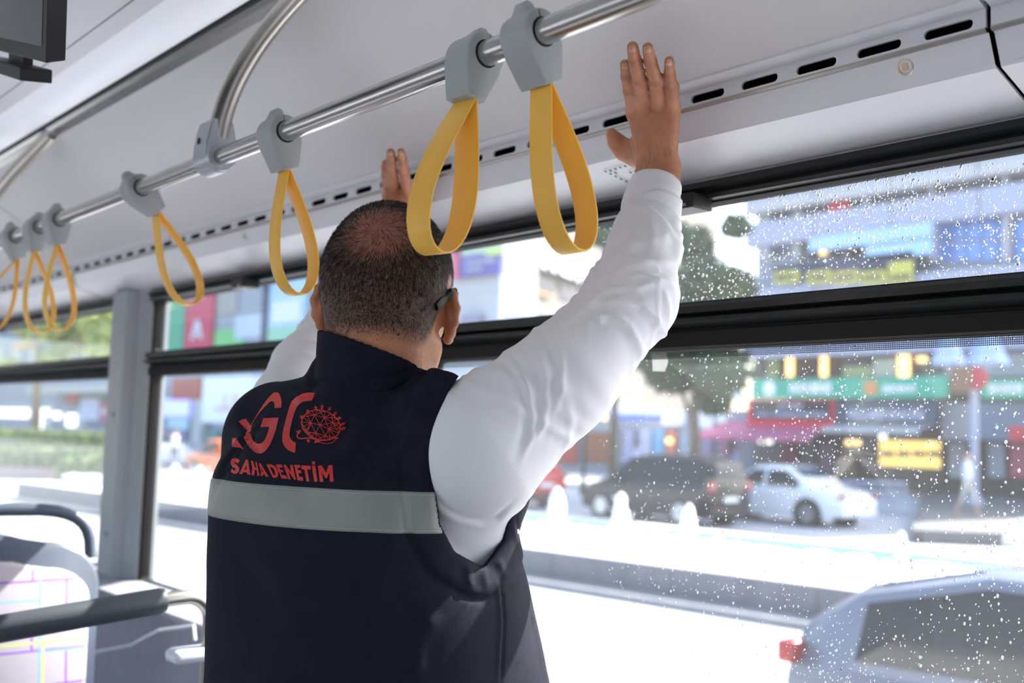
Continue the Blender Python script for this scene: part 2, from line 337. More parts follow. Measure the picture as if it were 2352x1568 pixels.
# ------------------------------------------------------------------ rail, brackets, poles
RY, RZ = .787, 1.950
rail = thing('grab_rail', 'long brushed steel overhead grab rail carrying the yellow straps', 'handrail', (-1.5, RY, RZ))
MB().tube([(-5.6, RY, RZ), (1.2, RY, RZ)], .0155, 32).build('tube', M_STEEL, rail, smooth=30)
def pole(xb, xt, lab):
    T = thing('roof_pole', lab, 'pole', (xb, RY, RZ))
    P0 = Vector((xb+.012, RY+.0, RZ+.035)); P3 = Vector((xt, .875, 2.243))
    P1 = P0+Vector((.012, .004, .11)); P2 = P3+Vector((-.06, -.03, -.055))
    pts = [(1-t)**3*P0+3*(1-t)**2*t*P1+3*(1-t)*t*t*P2+t**3*P3 for t in [i/16 for i in range(17)]]
    MB().tube(pts, .0165, 16, sec=(1.0, 1.45), up=(0, 1, 0)).build('tube', M_CHAMP, T, smooth=40)
    m = MB(); m.tube([pts[-1]+Vector((0, 0, -.006)), P3+Vector((0, 0, .012))], [.022, .026], 16); m.build('ceiling_foot', M_ALU, T, smooth=40)
    # clamp: a two-part cast bracket around the rail, in the plane across the rail
    prof = []
    for a in range(180, 361, 12): prof.append((.0275*math.cos(math.radians(a)), .0275*math.sin(math.radians(a))))
    prof += [(.027, .02), (.023, .045), (.018, .064), (-.018, .064), (-.023, .045), (-.027, .02)]
    m = MB(); m.prism([(RY+p[0], RZ+p[1]) for p in prof], 0, xb-.026, xb+.032)
    c = m.build('clamp', M_ALU, T, bevel=.004)
    m = MB(); m.add([(xb-.004+.006*math.cos(a), RY-.0266, RZ+.026+.008*math.sin(a)) for a in [k*math.pi/6 for k in range(12)]], [tuple(range(12))]); m.build('bolt_hole', M_DARK, c)
    m = MB().tube([(xb-.0268, RY, RZ), (xb+.0328, RY, RZ)], .0205, 24); m.build('split_line', M_ALU, c, smooth=30)
    return T
pole(-1.735, -1.60, 'curved champagne pole from the grab rail to the ceiling, beside the middle straps')
pole(-3.25, -2.93, 'curved champagne pole at the left edge of the photo, rising to the ceiling strip')
# ------------------------------------------------------------------ straps
def holder_profile():
    pr = []
    R0 = .0275
    for a in range(-20, 60, 10): pr.append((R0*math.cos(math.radians(a)), R0*math.sin(math.radians(a))))
    pr += [(.012, .029), (.009, .037), (.003, .040), (-.004, .038), (-.009, .031)]
    for a in range(125, 201, 10): pr.append((R0*math.cos(math.radians(a)), R0*math.sin(math.radians(a))))
    pr += [(-.0255, -.018), (-.013, -.057), (.013, -.057), (.0255, -.018)]
    return pr
HP = holder_profile()
def make_strap(x, lean, swing, tw, lab, seed, yaw=0, wide=1.0):
    """x on the rail; lean = tilt of the holder about the rail; swing = extra tilt of the loop; tw = loop half opening"""
    T = thing('hanging_strap', lab, 'strap', (x, RY, RZ), 'yellow straps on the overhead rail')
    m = MB(); W = .0235
    mid = HP
    def off(s, dx, nub=0):
        out = []
        for i, p in enumerate(mid):
            if 8 <= i <= 12 and not nub:
                r = .0275; a = math.radians(62+12*(i-8)); p = (r*math.cos(a), r*math.sin(a))
            out.append((dx, p[0]*s, p[1]*s))
        return out
    m.loft([off(.92, -W), off(.98, -W+.0012), off(1, -W+.0035), off(1, -.014), off(1, -.008, 1), off(1, .006, 1), off(1, .012), off(1, W-.0035), off(.98, W-.0012), off(.92, W)])
    h = m.build('holder', M_HOLD, None, smooth=42); h.parent = T
    sm = MB(); 
    for sx in (W+.0002,): sm.lathe([(.0185, 0), (.0158, 0), (.0158, .0006), (.0185, .0006)], (0, 0, 0), 24)
    col = bpy.data.objects.new('x', None)
    e = MB().tube([(-W-.0006, 0, 0), (W+.0006, 0, 0)], .0172, 24).build('rail_sleeve', M_DARK, None, smooth=30); e.parent = h
    e = MB().box((-W-.0003, -.0004, .0165), (W+.0003, .0004, .0250)).build('seam', M_DARK, None); e.parent = h
    # loop ribbon: teardrop in the plane across the rail
    H = .198; top = -.050; N = 40; rings = []; wd = .0168*wide; th = .00125
    cl = []
    for i in range(N+1):
        t = i/N; a = t*2*math.pi
        # teardrop param
        yy = tw*math.sin(a)*(math.sin(a/2)**1.35); zz = -H*(1-math.cos(a))/2
        cl.append(Vector((0, yy, zz)))
    cl[0].y = -.0022*0-.002; cl[-1].y = .002; 
    for i in range(N+1):
        t = (cl[min(i+1, N)]-cl[max(i-1, 0)]).normalized(); n = Vector((0, t.z, -t.y)); k = i/N
        twist = yaw*math.sin(math.pi*min(1, max(0, (-cl[i].z)/H)))
        ux = Vector((math.cos(twist), math.sin(twist), 0)); p = cl[i]
        R = []
        for (u, v) in ((-1, -.6), (-.96, -1), (.96, -1), (1, -.6), (1, .6), (.96, 1), (-.96, 1), (-1, .6)):
            pp = p+ux*u*wd+n*v*th; R.append((pp.x, pp.y, pp.z))
        rings.append(R)
    q = Matrix.Rotation(swing, 4, 'X')
    m = MB().loft(rings)
    m.v = [tuple(Matrix.Rotation(yaw*.8, 4, 'Z') @ (q @ Vector(v))+Vector((0, 0, -.052))) for v in m.v]
    s_ = m.build('loop', M_YEL, None, smooth=40); s_.parent = T
    T.rotation_euler = (lean, 0, 0)
    return T
# lean > 0 swings the bottom towards the window wall (+y)
LS = [(-.915, .36, -.04, .044, 'yellow hanging strap nearest the raised right hand, rightmost on the rail', .04, 1.04),
      (-1.017, -.20, -.02, .046, 'yellow hanging strap overlapping the right side of the man\'s head', .12, 1.12),
      (-1.505, .24, -.06, .046, 'yellow hanging strap hanging alone just left of the man\'s head', .0, 1),
      (-2.073, .82, -.36, .046, 'yellow hanging strap swung towards the windows, between the two roof poles', .0, 1),
      (-2.55, .10, .0, .045, 'yellow hanging strap, front right of the cluster at the left edge', .0, 1),
      (-2.692, -.05, .20, .045, 'yellow hanging strap in the middle of the cluster at the left edge', .0, 1),
      (-2.883, .30, -.62, .048, 'yellow hanging strap cut by the left edge of the photo', .0, 1)]
for x, lean, sw, tw, lab, yaw, wd in LS: make_strap(x, lean, sw, tw, lab, 0, yaw, wd)
# ------------------------------------------------------------------ monitor at the upper left
M_MON = mat('monitor shell', (.014, .014, .015), .5); M_SCR = mat('switched-off screen', (.016, .018, .020), .14)
def monitor():
    c = Vector(atZ(105, 145, 2.0)); T = thing('monitor', 'black switched-off ceiling monitor at the upper left corner', 'monitor', tuple(c))
    a = Vector(atD(105, 145, 1.55)); 
    r = Vector(WX).copy()
    e1 = (Vector(atD(0, 118, 1.75))-a).normalized()      # bottom edge running left
    e2 = (Vector(atD(124, -60, 1.50))-a); e2 = (e2-e1*e2.dot(e1)).normalized()
    nrm = e1.cross(e2).normalized()
    if nrm.dot(Vector(CAMP)-a) < 0: nrm = -nrm
    def P(u, v, d): return tuple(a+e1*u+e2*v+nrm*d)
    m = MB(); m.loft([[P(0, 0, 0), P(.42, 0, 0), P(.42, .27, 0), P(0, .27, 0)], [P(.01, .006, -.03), P(.41, .006, -.03), P(.41, .26, -.03), P(.01, .26, -.03)]])
    m.build('housing', M_MON, T, bevel=.002)
    m = MB(); b = .022
    m.loft([[P(b, b, .0006), P(.42-b, b, .0006), P(.42-b, .27-b, .0006), P(b, .27-b, .0006)], [P(b+.002, b+.002, -.001), P(.418-b, b+.002, -.001), P(.418-b, .268-b, -.001), P(b+.002, .268-b, -.001)]])
    m.build('screen', M_SCR, T)
    m = MB(); m.loft([[P(-.0005+.05+x, .27+y, -.02+z) for x, z in ((0, 0), (.3, 0), (.3, -.02), (0, -.02))] for y in (-.01, .12)]); m.build('mount', M_MON, T)
    d = Vector(atD(45, 185, 1.75)); T2 = thing('display_box', 'small dark box hanging from the ceiling below the monitor', 'box', tuple(d))
    def Q(u, v, w_): return tuple(d+e1*u+e2*v-nrm*w_)
    m = MB(); m.loft([[Q(0, v, 0), Q(.3, v, 0), Q(.3, v, .05), Q(0, v, .05)] for v in (0, .022)]); m.build('housing', M_MON, T2, bevel=.002)
    m = MB(); m.loft([[Q(.1, v, .03), Q(.2, v, .03), Q(.2, v, .045), Q(.1, v, .045)] for v in (.02, .30)]); m.build('mount', M_MON, T2)
monitor()
# ------------------------------------------------------------------ seats and partition rail
M_SHELL = mat('blue-grey seat shell', (.055, .07, .105), .4, noise=.03, nscale=10)
M_GRIP = mat('padded grey grip', (.05, .058, .07), .5, bump=.05, bscale=200)
def fabric():
    m = mat('patterned seat fabric', (.16, .14, .19), .85, bump=.3, bscale=900, sheen=.3)
    n = m.node_tree.nodes; l = m.node_tree.links; b = n['Principled BSDF']
    tc = n.new('ShaderNodeTexCoord'); base = (.36, .33, .38, 1); prev = None
    def stripe(scale, rot, width, col, off):
        nonlocal prev
        mp = n.new('ShaderNodeMapping'); mp.inputs['Rotation'].default_value = (rot, 0, 0); mp.inputs['Location'].default_value = (0, off, off*.7); l.new(tc.outputs['Object'], mp.inputs[0])
        bk = n.new('ShaderNodeTexBrick'); bk.inputs['Scale'].default_value = scale; bk.inputs['Mortar Size'].default_value = width; bk.inputs['Mortar Smooth'].default_value = .1
        bk.inputs['Color1'].default_value = bk.inputs['Color2'].default_value = (0, 0, 0, 1); bk.inputs['Mortar'].default_value = (1, 1, 1, 1)
        sp = n.new('ShaderNodeSeparateXYZ'); cb = n.new('ShaderNodeCombineXYZ'); l.new(mp.outputs[0], sp.inputs[0]); l.new(sp.outputs[1], cb.inputs[0]); l.new(sp.outputs[2], cb.inputs[1]); l.new(cb.outputs[0], bk.inputs[0])
        mx = n.new('ShaderNodeMix'); mx.data_type = 'RGBA'; l.new(bk.outputs['Fac'], mx.inputs[0]); mx.inputs[7].default_value = (*col, 1)
        if prev: l.new(prev, mx.inputs[6])
        else: mx.inputs[6].default_value = base
        prev = mx.outputs[2]
    stripe(3.1, 0, .008, (.20, .05, .50), .03); stripe(2.1, 1.5708, .005, (.12, .36, .50), .11); stripe(1.3, 0, .0035, (.50, .50, .12), .27)
    l.new(prev, b.inputs['Base Color']); return m
M_FAB = fabric()
def seat(x, y0, lab, scale=1):
    """seat back facing +x, its top handle arching over it"""
    T = thing('passenger_seat', lab, 'seat', (x, y0, .1), 'passenger seats by the windows')
    w = .225
    def outline(hw, zt, zb, n=10, r=.13):
        pts = [(-hw*.9, zb), (hw*.9, zb)]
        for k in range(n+1):
            a = math.pi/2*k/n; pts.append((hw-r+r*math.cos(a)-.0, zt-.03-r*.8+r*.8*math.sin(a)))
        for k in range(3): pts.append(((hw-r)*(1-k/1.5)*.5, zt-.03+.018*(k+1)/2 if k < 2 else zt-.01))
        for k in range(n+1):
            a = math.pi/2*(1-k/n); pts.append((-hw+r-r*math.cos(a), zt-.03-r*.8+r*.8*math.sin(a)))
        return pts
    def lay(o, xx): return [(x+xx(z), y0+y, z) for y, z in o]
    ln = lambda dx: (lambda z: dx-.16*(z-.6))
    o1 = outline(w, 1.225, .6); o0 = [(p[0]*.96, p[1]*.995) for p in o1]
    MB().loft([lay(o0, ln(-.035)), lay(o1, ln(-.025)), lay(o1, ln(.0)), lay(o0, ln(.006))]).build('shell', M_SHELL, T, smooth=50)
    o2 = outline(w-.028, 1.165, .61, r=.10); o3 = [(p[0]*.95, (p[1]-.8)*.97+.8) for p in o2]
    MB().loft([lay(o2, ln(.002)), lay(o2, ln(.016)), lay(o3, ln(.028))]).build('backrest_cushion', M_FAB, T, smooth=50)
    pts = []
    for k in range(17):
        a = math.pi*k/16; yy = -w*.93*math.cos(a); yy = -w*.93*math.copysign(abs(math.cos(a))**.55, math.cos(a)); zz = 1.150+.125*abs(math.sin(a))**.6
        pts.append((x-.012-.16*(zz-.6), y0+yy, zz))
    MB().tube(pts, .0125, 12, sec=(1, 1.25)).build('top_handle', M_SHELL, T, smooth=40)
    MB().loft([[(x+dx, y0+dy, z) for dx, dy in ((0, -w+.03), (.42, -w+.03), (.46, -w+.07), (.46, w-.07), (.42, w-.03), (0, w-.03))] for z in (.50, .56)]).build('seat_cushion', M_FAB, T, bevel=.02)
    MB().box((x-.02, y0-w+.02, .46), (x+.44, y0+w-.02, .50)).build('seat_pan', M_SHELL, T, bevel=.01)
    MB().box((x+.12, y0-.06, 0), (x+.22, y0+.06, .46)).build('pedestal', M_SHELL, T, bevel=.01)
    return T
seat(-2.72, .80, 'blue-grey passenger seat with sunlit patterned backrest at the lower left')
seat(-3.62, .78, 'passenger seat one row farther along, only its handle showing at the left edge')
PT = thing('partition_rail', 'low rail with a padded grey grip in front of the sunlit seat', 'handrail', (-2.1, .9, 0))
G0, G1 = Vector((-2.09, .50, 1.115)), Vector((-2.06, .885, 1.158))
PT.location = (-2.08, .9, 0)
g = MB().tube([G0, G0.lerp(G1, .03), G0.lerp(G1, .97), G1], [.021, .025, .025, .021], 20); g.build('padded_grip', M_GRIP, PT, smooth=40)
pts = [G0.lerp(G1, -.5), G1, G1+Vector((.002, .045, .003))]
for k in range(1, 9):
    a = math.pi/2*k/8; pts.append(G1+Vector((.002, .045+.05*math.sin(a), .003-.05*(1-math.cos(a)))))
pts += [Vector((pts[-1].x, pts[-1].y+.002, .6)), Vector((pts[-1].x, pts[-1].y+.002, .005))]
MB().tube(pts, .0145, 16).build('steel_tube', M_CHAMP, PT, smooth=40)
m = MB(); m.loft([[(-2.06+dx, .93+dy, z) for dx, dy in ((-.03, -.03), (.03, -.03), (.03, .10), (-.03, .10))] for z in (1.035, 1.062)]); m.build('clamp_block', M_WHITE, PT, bevel=.012)
WRD = thing('ledge_wire', 'thin light bent trim running along the grey side wall below the window', 'trim', (-2.4, 1.2, .9))
pw = [atX(170, 1502, -2.45), atX(300, 1480, -2.4), atX(390, 1450, -2.35), atX(430, 1440, -2.33), atX(448, 1440, -2.33)]
pw = [Vector(atY(*p, 1.15)) for p in ((190, 1503), (300, 1482), (330, 1465), (365, 1447), (445, 1437), (448, 1470))]
MB().tube(pw, .004, 8).build('rod', M_WHITE, WRD, smooth=40)
# ------------------------------------------------------------------ the man: smooth bodies grown from signed distances
class SDF:
    def __init__(s, lo, hi, h):
        s.lo = np.array(lo, float); s.h = h; s.n = np.ceil((np.array(hi)-s.lo)/h).astype(int)+1; s.f = np.full(s.n, .06, np.float32)
    def sl(s, lo, hi):
        a = np.clip(np.floor((np.array(lo)-s.lo)/s.h).astype(int), 0, s.n); b = np.clip(np.ceil((np.array(hi)-s.lo)/s.h).astype(int)+1, 0, s.n)
        if np.any(b <= a): return None, None
        ax = [(s.lo[i]+s.h*np.arange(a[i], b[i])).astype(np.float32) for i in range(3)]
        return tuple(slice(a[i], b[i]) for i in range(3)), np.meshgrid(*ax, indexing='ij', sparse=True)
    def put(s, d, sl, k, op='add'):
        f = s.f[sl]
        if op == 'add':
            if k: hh = np.clip(.5+.5*(f-d)/k, 0, 1); s.f[sl] = f*(1-hh)+d*hh-k*hh*(1-hh)
            else: s.f[sl] = np.minimum(f, d)
        else:
            d = -d
            if k: hh = np.clip(.5-.5*(f-d)/k, 0, 1); s.f[sl] = f*(1-hh)+d*hh+k*hh*(1-hh)
            else: s.f[sl] = np.maximum(f, d)
    def cone(s, a, b, r1, r2, k=.01, op='add', flat=None):
        a = np.array(a, float); b = np.array(b, float); m = max(r1, r2)+k*2+.012
        sl, P = s.sl(np.minimum(a, b)-m, np.maximum(a, b)+m)
        if sl is None: return
        ba = b-a; L2 = max(1e-9, ba@ba); px, py, pz = P[0]-a[0], P[1]-a[1], P[2]-a[2]
        t = np.clip((px*ba[0]+py*ba[1]+pz*ba[2])/L2, 0, 1)
        d = np.sqrt((px-t*ba[0])**2+(py-t*ba[1])**2+(pz-t*ba[2])**2)-(r1+(r2-r1)*t)
        s.put(d.astype(np.float32), sl, k, op)
    def chain(s, pts, rs, k=.01):
        for i in range(len(pts)-1): s.cone(pts[i], pts[i+1], rs[i], rs[i+1], k)
    def ell(s, c, r, rot=None, k=.01, op='add'):
        c = np.array(c, float); r = np.array(r, float); R = np.eye(3) if rot is None else np.array(rot, float)   # rows of R: local axes in world
        e = np.sqrt(((R.T*r)**2).sum(1))+k*2+.012
        sl, P = s.sl(c-e, c+e)
        if sl is None: return
        q = [(P[0]-c[0])*R[i][0]+(P[1]-c[1])*R[i][1]+(P[2]-c[2])*R[i][2] for i in range(3)]
        k0 = np.sqrt((q[0]/r[0])**2+(q[1]/r[1])**2+(q[2]/r[2])**2); k1 = np.sqrt((q[0]/r[0]**2)**2+(q[1]/r[1]**2)**2+(q[2]/r[2]**2)**2)+1e-6
        s.put((k0*(k0-1)/k1).astype(np.float32), sl, k, op)
    def loft(s, secs, rot, c0, k=.01, pad=0., op='add', grow=0.):
        """stack of superellipse sections (z, cx, cy, a, b, n) around c0, in axes turned by rot about z"""
        secs = sorted(secs); zz = np.array([q[0] for q in secs]); A = np.array([q[1:] for q in secs], float)
        m = (A[:, 2:4]+np.abs(A[:, 0:2])).max()+.05
        sl, P = s.sl((c0[0]-m, c0[1]-m, zz[0]-.05), (c0[0]+m, c0[1]+m, zz[-1]+.05))
        if sl is None: return
        z = P[2][0, 0]; v = []
        for j in range(5): v.append(_pchip(zz, A[:, j], z)[None, None, :])
        x = P[0]-c0[0]; y = P[1]-c0[1]; cr, sr = math.cos(rot), math.sin(rot)
        u = (x*cr+y*sr)-v[0]; w_ = (-x*sr+y*cr)-v[1]; a = v[2]+grow; b = v[3]+grow; n = v[4]
        g = (np.abs(u/a)**n+np.abs(w_/b)**n)**(1/n)
        rr = np.sqrt(u*u+w_*w_)+1e-5
        d = rr*(1-1/np.maximum(g, 1e-3))
        d = np.maximum(d, np.maximum(z-(zz[-1]+grow), (zz[0])-z)[None, None, :])
        s.put(np.clip(d, -.2, .2).astype(np.float32), sl, k, op)
    def mesh(s, name):
        f = s.f; a = f < 0
        c = a[:-1, :-1, :-1].astype(np.int8)
        for d in [(1, 0, 0), (0, 1, 0), (0, 0, 1), (1, 1, 0), (1, 0, 1), (0, 1, 1), (1, 1, 1)]:
            c = c+a[d[0]:a.shape[0]-1+d[0], d[1]:a.shape[1]-1+d[1], d[2]:a.shape[2]-1+d[2]]
        act = np.argwhere((c > 0) & (c < 8)); del c
        idx = np.full(np.array(f.shape)-1, -1, np.int32); idx[tuple(act.T)] = np.arange(len(act))
        cor = [(i, j, k) for i in (0, 1) for j in (0, 1) for k in (0, 1)]
        V = {q: f[act[:, 0]+q[0], act[:, 1]+q[1], act[:, 2]+q[2]] for q in cor}
        acc = np.zeros((len(act), 3)); cnt = np.zeros(len(act))
        for q in cor:
            for ax in range(3):
                if q[ax]: continue
                p = list(q); p[ax] = 1; p = tuple(p); va, vb = V[q], V[p]; m = (va < 0) != (vb < 0)
                t = va[m]/(va[m]-vb[m]); pt = np.tile(np.array(q, float), (m.sum(), 1)); pt[:, ax] += t
                acc[m] += pt; cnt[m] += 1
        vs = s.lo+s.h*(act+acc/cnt[:, None]); quads = []
        for ax in range(3):
            sl0 = [slice(1, -1)]*3; sl0[ax] = slice(0, -1); sl1 = list(sl0); sl1[ax] = slice(1, None)
            A0 = a[tuple(sl0)]; A1 = a[tuple(sl1)]; e = np.argwhere(A0 != A1)
            if not len(e): continue
            o = np.array([1, 1, 1]); o[ax] = 0; p = e+o; u, v = [(1, 2), (2, 0), (0, 1)][ax]
            def I(du, dv): q = p.copy(); q[:, u] -= du; q[:, v] -= dv; return idx[tuple(q.T)]
            Q = np.stack([I(1, 1), I(0, 1), I(0, 0), I(1, 0)], 1); fl = ~A0[tuple(e.T)]
            Q[fl] = Q[fl][:, ::-1]; quads.append(Q)
        Q = np.concatenate(quads); Q = Q[(Q >= 0).all(1)]
        me = bpy.data.meshes.new(name); me.vertices.add(len(vs)); me.vertices.foreach_set('co', vs.astype(np.float32).ravel())
        me.loops.add(Q.size); me.loops.foreach_set('vertex_index', Q.ravel().astype(np.int32))
        me.polygons.add(len(Q)); me.polygons.foreach_set('loop_start', np.arange(0, Q.size, 4, dtype=np.int32)); me.polygons.foreach_set('loop_total', np.full(len(Q), 4, np.int32))
        me.update(calc_edges=True); me.validate(); me.shade_smooth(); return me
def _pchip(x, y, xi):
    h = np.diff(x); d = np.diff(y)/h; m = np.zeros(len(x)); m[0] = d[0]; m[-1] = d[-1]
    for i in range(1, len(x)-1):
        m[i] = 0 if d[i-1]*d[i] <= 0 else 2*d[i-1]*d[i]/(d[i-1]+d[i])
    xi = np.clip(xi, x[0], x[-1]); k = np.clip(np.searchsorted(x, xi)-1, 0, len(x)-2); t = (xi-x[k])/h[k]
    return (2*t**3-3*t**2+1)*y[k]+(t**3-2*t**2+t)*h[k]*m[k]+(-2*t**3+3*t**2)*y[k+1]+(t**3-t**2)*h[k]*m[k+1]
def verts(me): v = np.empty(len(me.vertices)*3, np.float32); me.vertices.foreach_get('co', v); return v.reshape(-1, 3).astype(float)
def vnorm(me): v = np.empty(len(me.vertices)*3, np.float32); me.vertex_normals.foreach_get('vector', v); return v.reshape(-1, 3).astype(float)
def setv(me, v): me.vertices.foreach_set('co', v.astype(np.float32).ravel()); me.update()
BROT = math.radians(8)                                     # body turned a little left of the wall normal
TC = np.array([-1.285, .865])                              # torso axis
# joints
shR = atD(1106, 1022, 1.385); elR = atD(1455, 690, 1.47); wrR = Vector(atY(1513, 388, 1.150))
shL = atD(674, 932, 1.76); elL = atD(762, 788, 1.92); wrL = Vector(atY(912, 470, 1.150))
shR, elR, wrR, shL, elL, wrL = [np.array(q) for q in (shR, elR, wrR, shL, elL, wrL)]
def slab(px, py, off):
    """point on the slanted duct panel / vent trim / cove, off metres in front of it"""
    r = ray(px, py); best = None
    for (y0, z0, y1, z1) in ((.886, 2.2365, 1.197, 2.018), (1.197, 2.018, 1.214, 2.0), (1.214, 2.0, 1.2165, 1.986), (1.2165, 1.986, 1.238, 1.947), (1.238, 1.947, 1.33, 1.917)):
        n = np.array([0, -(z0-z1), -(y1-y0)]); n /= np.linalg.norm(n); c = np.array([0, y0, z0])+n*off
        t = ((c-CAMP)@n)/(r@n); P = CAMP+r*t
        if t > 0 and z1-.02 <= P[2]-n[2]*off*0 and (best is None or t < best[0]): best = (t, P)
    return best[1]
HC = atD(893, 656, 1.515); HROT = math.radians(44)          # head centre and heading (left of the wall normal)
hf = np.array([-math.sin(HROT), math.cos(HROT), 0]); hr = np.array([math.cos(HROT), math.sin(HROT), 0]); hu = np.array([0, 0, 1.])
_t = math.radians(-6); hf, hu = hf*math.cos(_t)+hu*math.sin(_t), hu*math.cos(_t)-hf*math.sin(_t)
_t = math.radians(2.0); hr, hu = hr*math.cos(_t)-hu*math.sin(_t), hu*math.cos(_t)+hr*math.sin(_t)
HR = np.stack([hr, hf, hu])
def H(x, y, z): return HC+hr*x+hf*y+hu*z
def add_head(B, k=.012):
    B.ell(H(0, -.012, .015), (.0845, .098, .098), HR, k)          # cranium
    B.ell(H(0, -.045, -.015), (.078, .058, .080), HR, .03)        # occiput
    B.ell(H(0, .015, .01), (.080, .088, .088), HR, .02)
    B.ell(H(0, .045, -.055), (.062, .055, .075), HR, .03)         # face
    B.ell(H(0, .055, -.105), (.042, .042, .030), HR, .03)         # chin
    for s in (-1, 1):
        B.cone(H(s*.060, .0, -.085), H(s*.036, .062, -.112), .020, .018, .03)   # jaw
        B.ell(H(s*.030, .095, .005), (.020, .012, .010), HR, .012)              # brow
        B.ell(H(s*.032, .088, -.018), (.014, .012, .010), HR, .004, )           # eyeball
        B.ell(H(s*.048, .070, -.045), (.020, .018, .018), HR, .02)              # cheek
        # ear: a shell with a rim, standing off the head
        e0 = H(s*.079, .004, -.038); ea = np.stack([hf*.86+hr*s*-.25+hu*.18, np.cross(hf, hr)*0+hu*.97-hf*.2, hr*s*.9-hf*.42])
        ea[0] /= np.linalg.norm(ea[0]); ea[2] -= ea[0]*(ea[2]@ea[0]); ea[2] /= np.linalg.norm(ea[2]); ea[1] = np.cross(ea[2], ea[0])
        if ea[1] @ hu < 0: ea[1] = -ea[1]
        pts = [e0+ea[0]*q[0]+ea[1]*q[1]+ea[2]*q[2] for q in ((.010, .004, 0), (.009, .024, .004), (-.002, .034, .010), (-.016, .028, .015), (-.020, .010, .017), (-.016, -.010, .014), (-.006, -.024, .009), (.004, -.033, .006))]
        B.chain(pts, [.0035, .0042, .0048, .0052, .0052, .0050, .0058, .0072], .006)
        B.ell(e0+ea[0]*-.004+ea[1]*.002+ea[2]*.006, (.016, .029, .0045), ea, .006)
        B.cone(e0-ea[2]*.008, e0+ea[2]*.004-ea[0]*.004, .018, .010, .008)
    B.cone(H(0, .096, .0), H(0, .116, -.040), .009, .012, .01)     # nose
    B.ell(H(0, .100, -.072), (.022, .010, .005), HR, .006); B.ell(H(0, .098, -.082), (.018, .010, .006), HR, .004)   # lips
NECK0 = H(.0, -.028, -.075); NECK1 = np.array([-1.262, .835, 1.50])
KN = []
def add_hand(B, px, wrist, el, right):
    """px: for each finger the pixels of knuckle, middle joint, end joint and tip (from the thumb side), then the thumb"""
    fr = [(.0115, .0098, .0088, .0074), (.0118, .0102, .0092, .0077), (.0114, .0098, .0088, .0074), (.0104, .0090, .0079, .0067)]
    ks = []
    for i, f in enumerate(px[:4]):
        offs = (.022, .0165, .0115, .0085); P = [slab(f[j][0], f[j][1], offs[j]) for j in range(4)]
        ks.append(P[0]); B.chain(P, fr[i], .0025); KN.extend(P[1:3])
        B.ell(P[1], (.0104, .0104, .0104), None, .003)
    T = [slab(q[0], q[1], o) for q, o in zip(px[4], (.024, .020, .014, .011))]
    B.chain(T, (.020, .0145, .0112, .0092), .012)
    w0 = np.array(wrist); f0 = w0+(np.array(el)-w0)*.12
    for i, P in enumerate(ks):
        t = (i-1.5)/1.5
        B.cone(w0+(P-w0)*.16+(ks[3]-ks[0])*.12*t, P, .017, .0112, .006)
        if i < 3: B.cone((P+ks[i+1])/2+(w0-P)*.24, w0+((P+ks[i+1])/2-w0)*.2, .0125, .016, .012)
    B.cone(w0, T[0], .018, .019, .014)
    B.cone(w0, w0+(T[0]-w0)*.5+(ks[0]-w0)*.35, .018, .015, .014)
    rv = (ks[3]-ks[0]); rv /= np.linalg.norm(rv)
    B.cone(w0-rv*.010, f0-rv*.010, .0215, .023, .012); B.cone(w0+rv*.010, f0+rv*.010, .0215, .023, .012)
    return ks, T
RPX = [((1457, 259), (1448, 208), (1440, 174), (1436, 148)), ((1480, 253), (1469, 184), (1458, 139), (1453, 108)), ((1513, 256), (1507, 186), (1494, 142), (1488, 110)), ((1545, 250), (1543, 202), (1538, 170), (1537, 140)), ((1466, 352), (1435, 345), (1416, 326), (1405, 308))]
LPX = [((936, 440), (928, 394), (924, 366), (921, 349)), ((908, 442), (900, 394), (899, 366), (897, 350)), ((893, 446), (888, 402), (887, 385), (886, 375)), ((893, 452), (890, 425), (890, 410), (890, 400)), ((948, 500), (955, 478), (962, 462), (968, 448))]
def body():
    B = SDF((-1.80, .55, 1.05), (-.80, 1.27, 2.16), .0031)
    B.loft([(1.05, 0, 0, .17, .13, 2.3), (1.25, 0, 0, .17, .13, 2.3), (1.45, 0, -.01, .17, .10, 2.3), (1.53, 0, -.01, .11, .07, 2.2)], BROT, TC, 0)
    B.chain([shR, elR, wrR], [.052, .040, .028], .03); B.chain([shL, elL, wrL], [.052, .040, .028], .03)
    B.cone(NECK1+np.array([.08, .0, -.09]), shR, .05, .052, .03); B.cone(NECK1+np.array([-.10, 0, -.09]), shL, .05, .052, .03)
    B.cone(NECK0, NECK1, .066, .072, .02)
    B.cone(NECK0+hf*.02, NECK1+hf*.02, .060, .066, .02)
    B.cone(H(0, -.05, -.06), NECK1-hf*.02, .055, .062, .025)
    add_head(B)
    kr = add_hand(B, RPX, wrR, elR, True); kl = add_hand(B, LPX, wrL, elL, False)
    return B.mesh('body'), kr, kl
ME_BODY, KR, KL = body()
MAN = thing('person', 'man from behind in navy vest and white shirt, both palms raised against the cove', 'person', (-1.285, .865, 0))
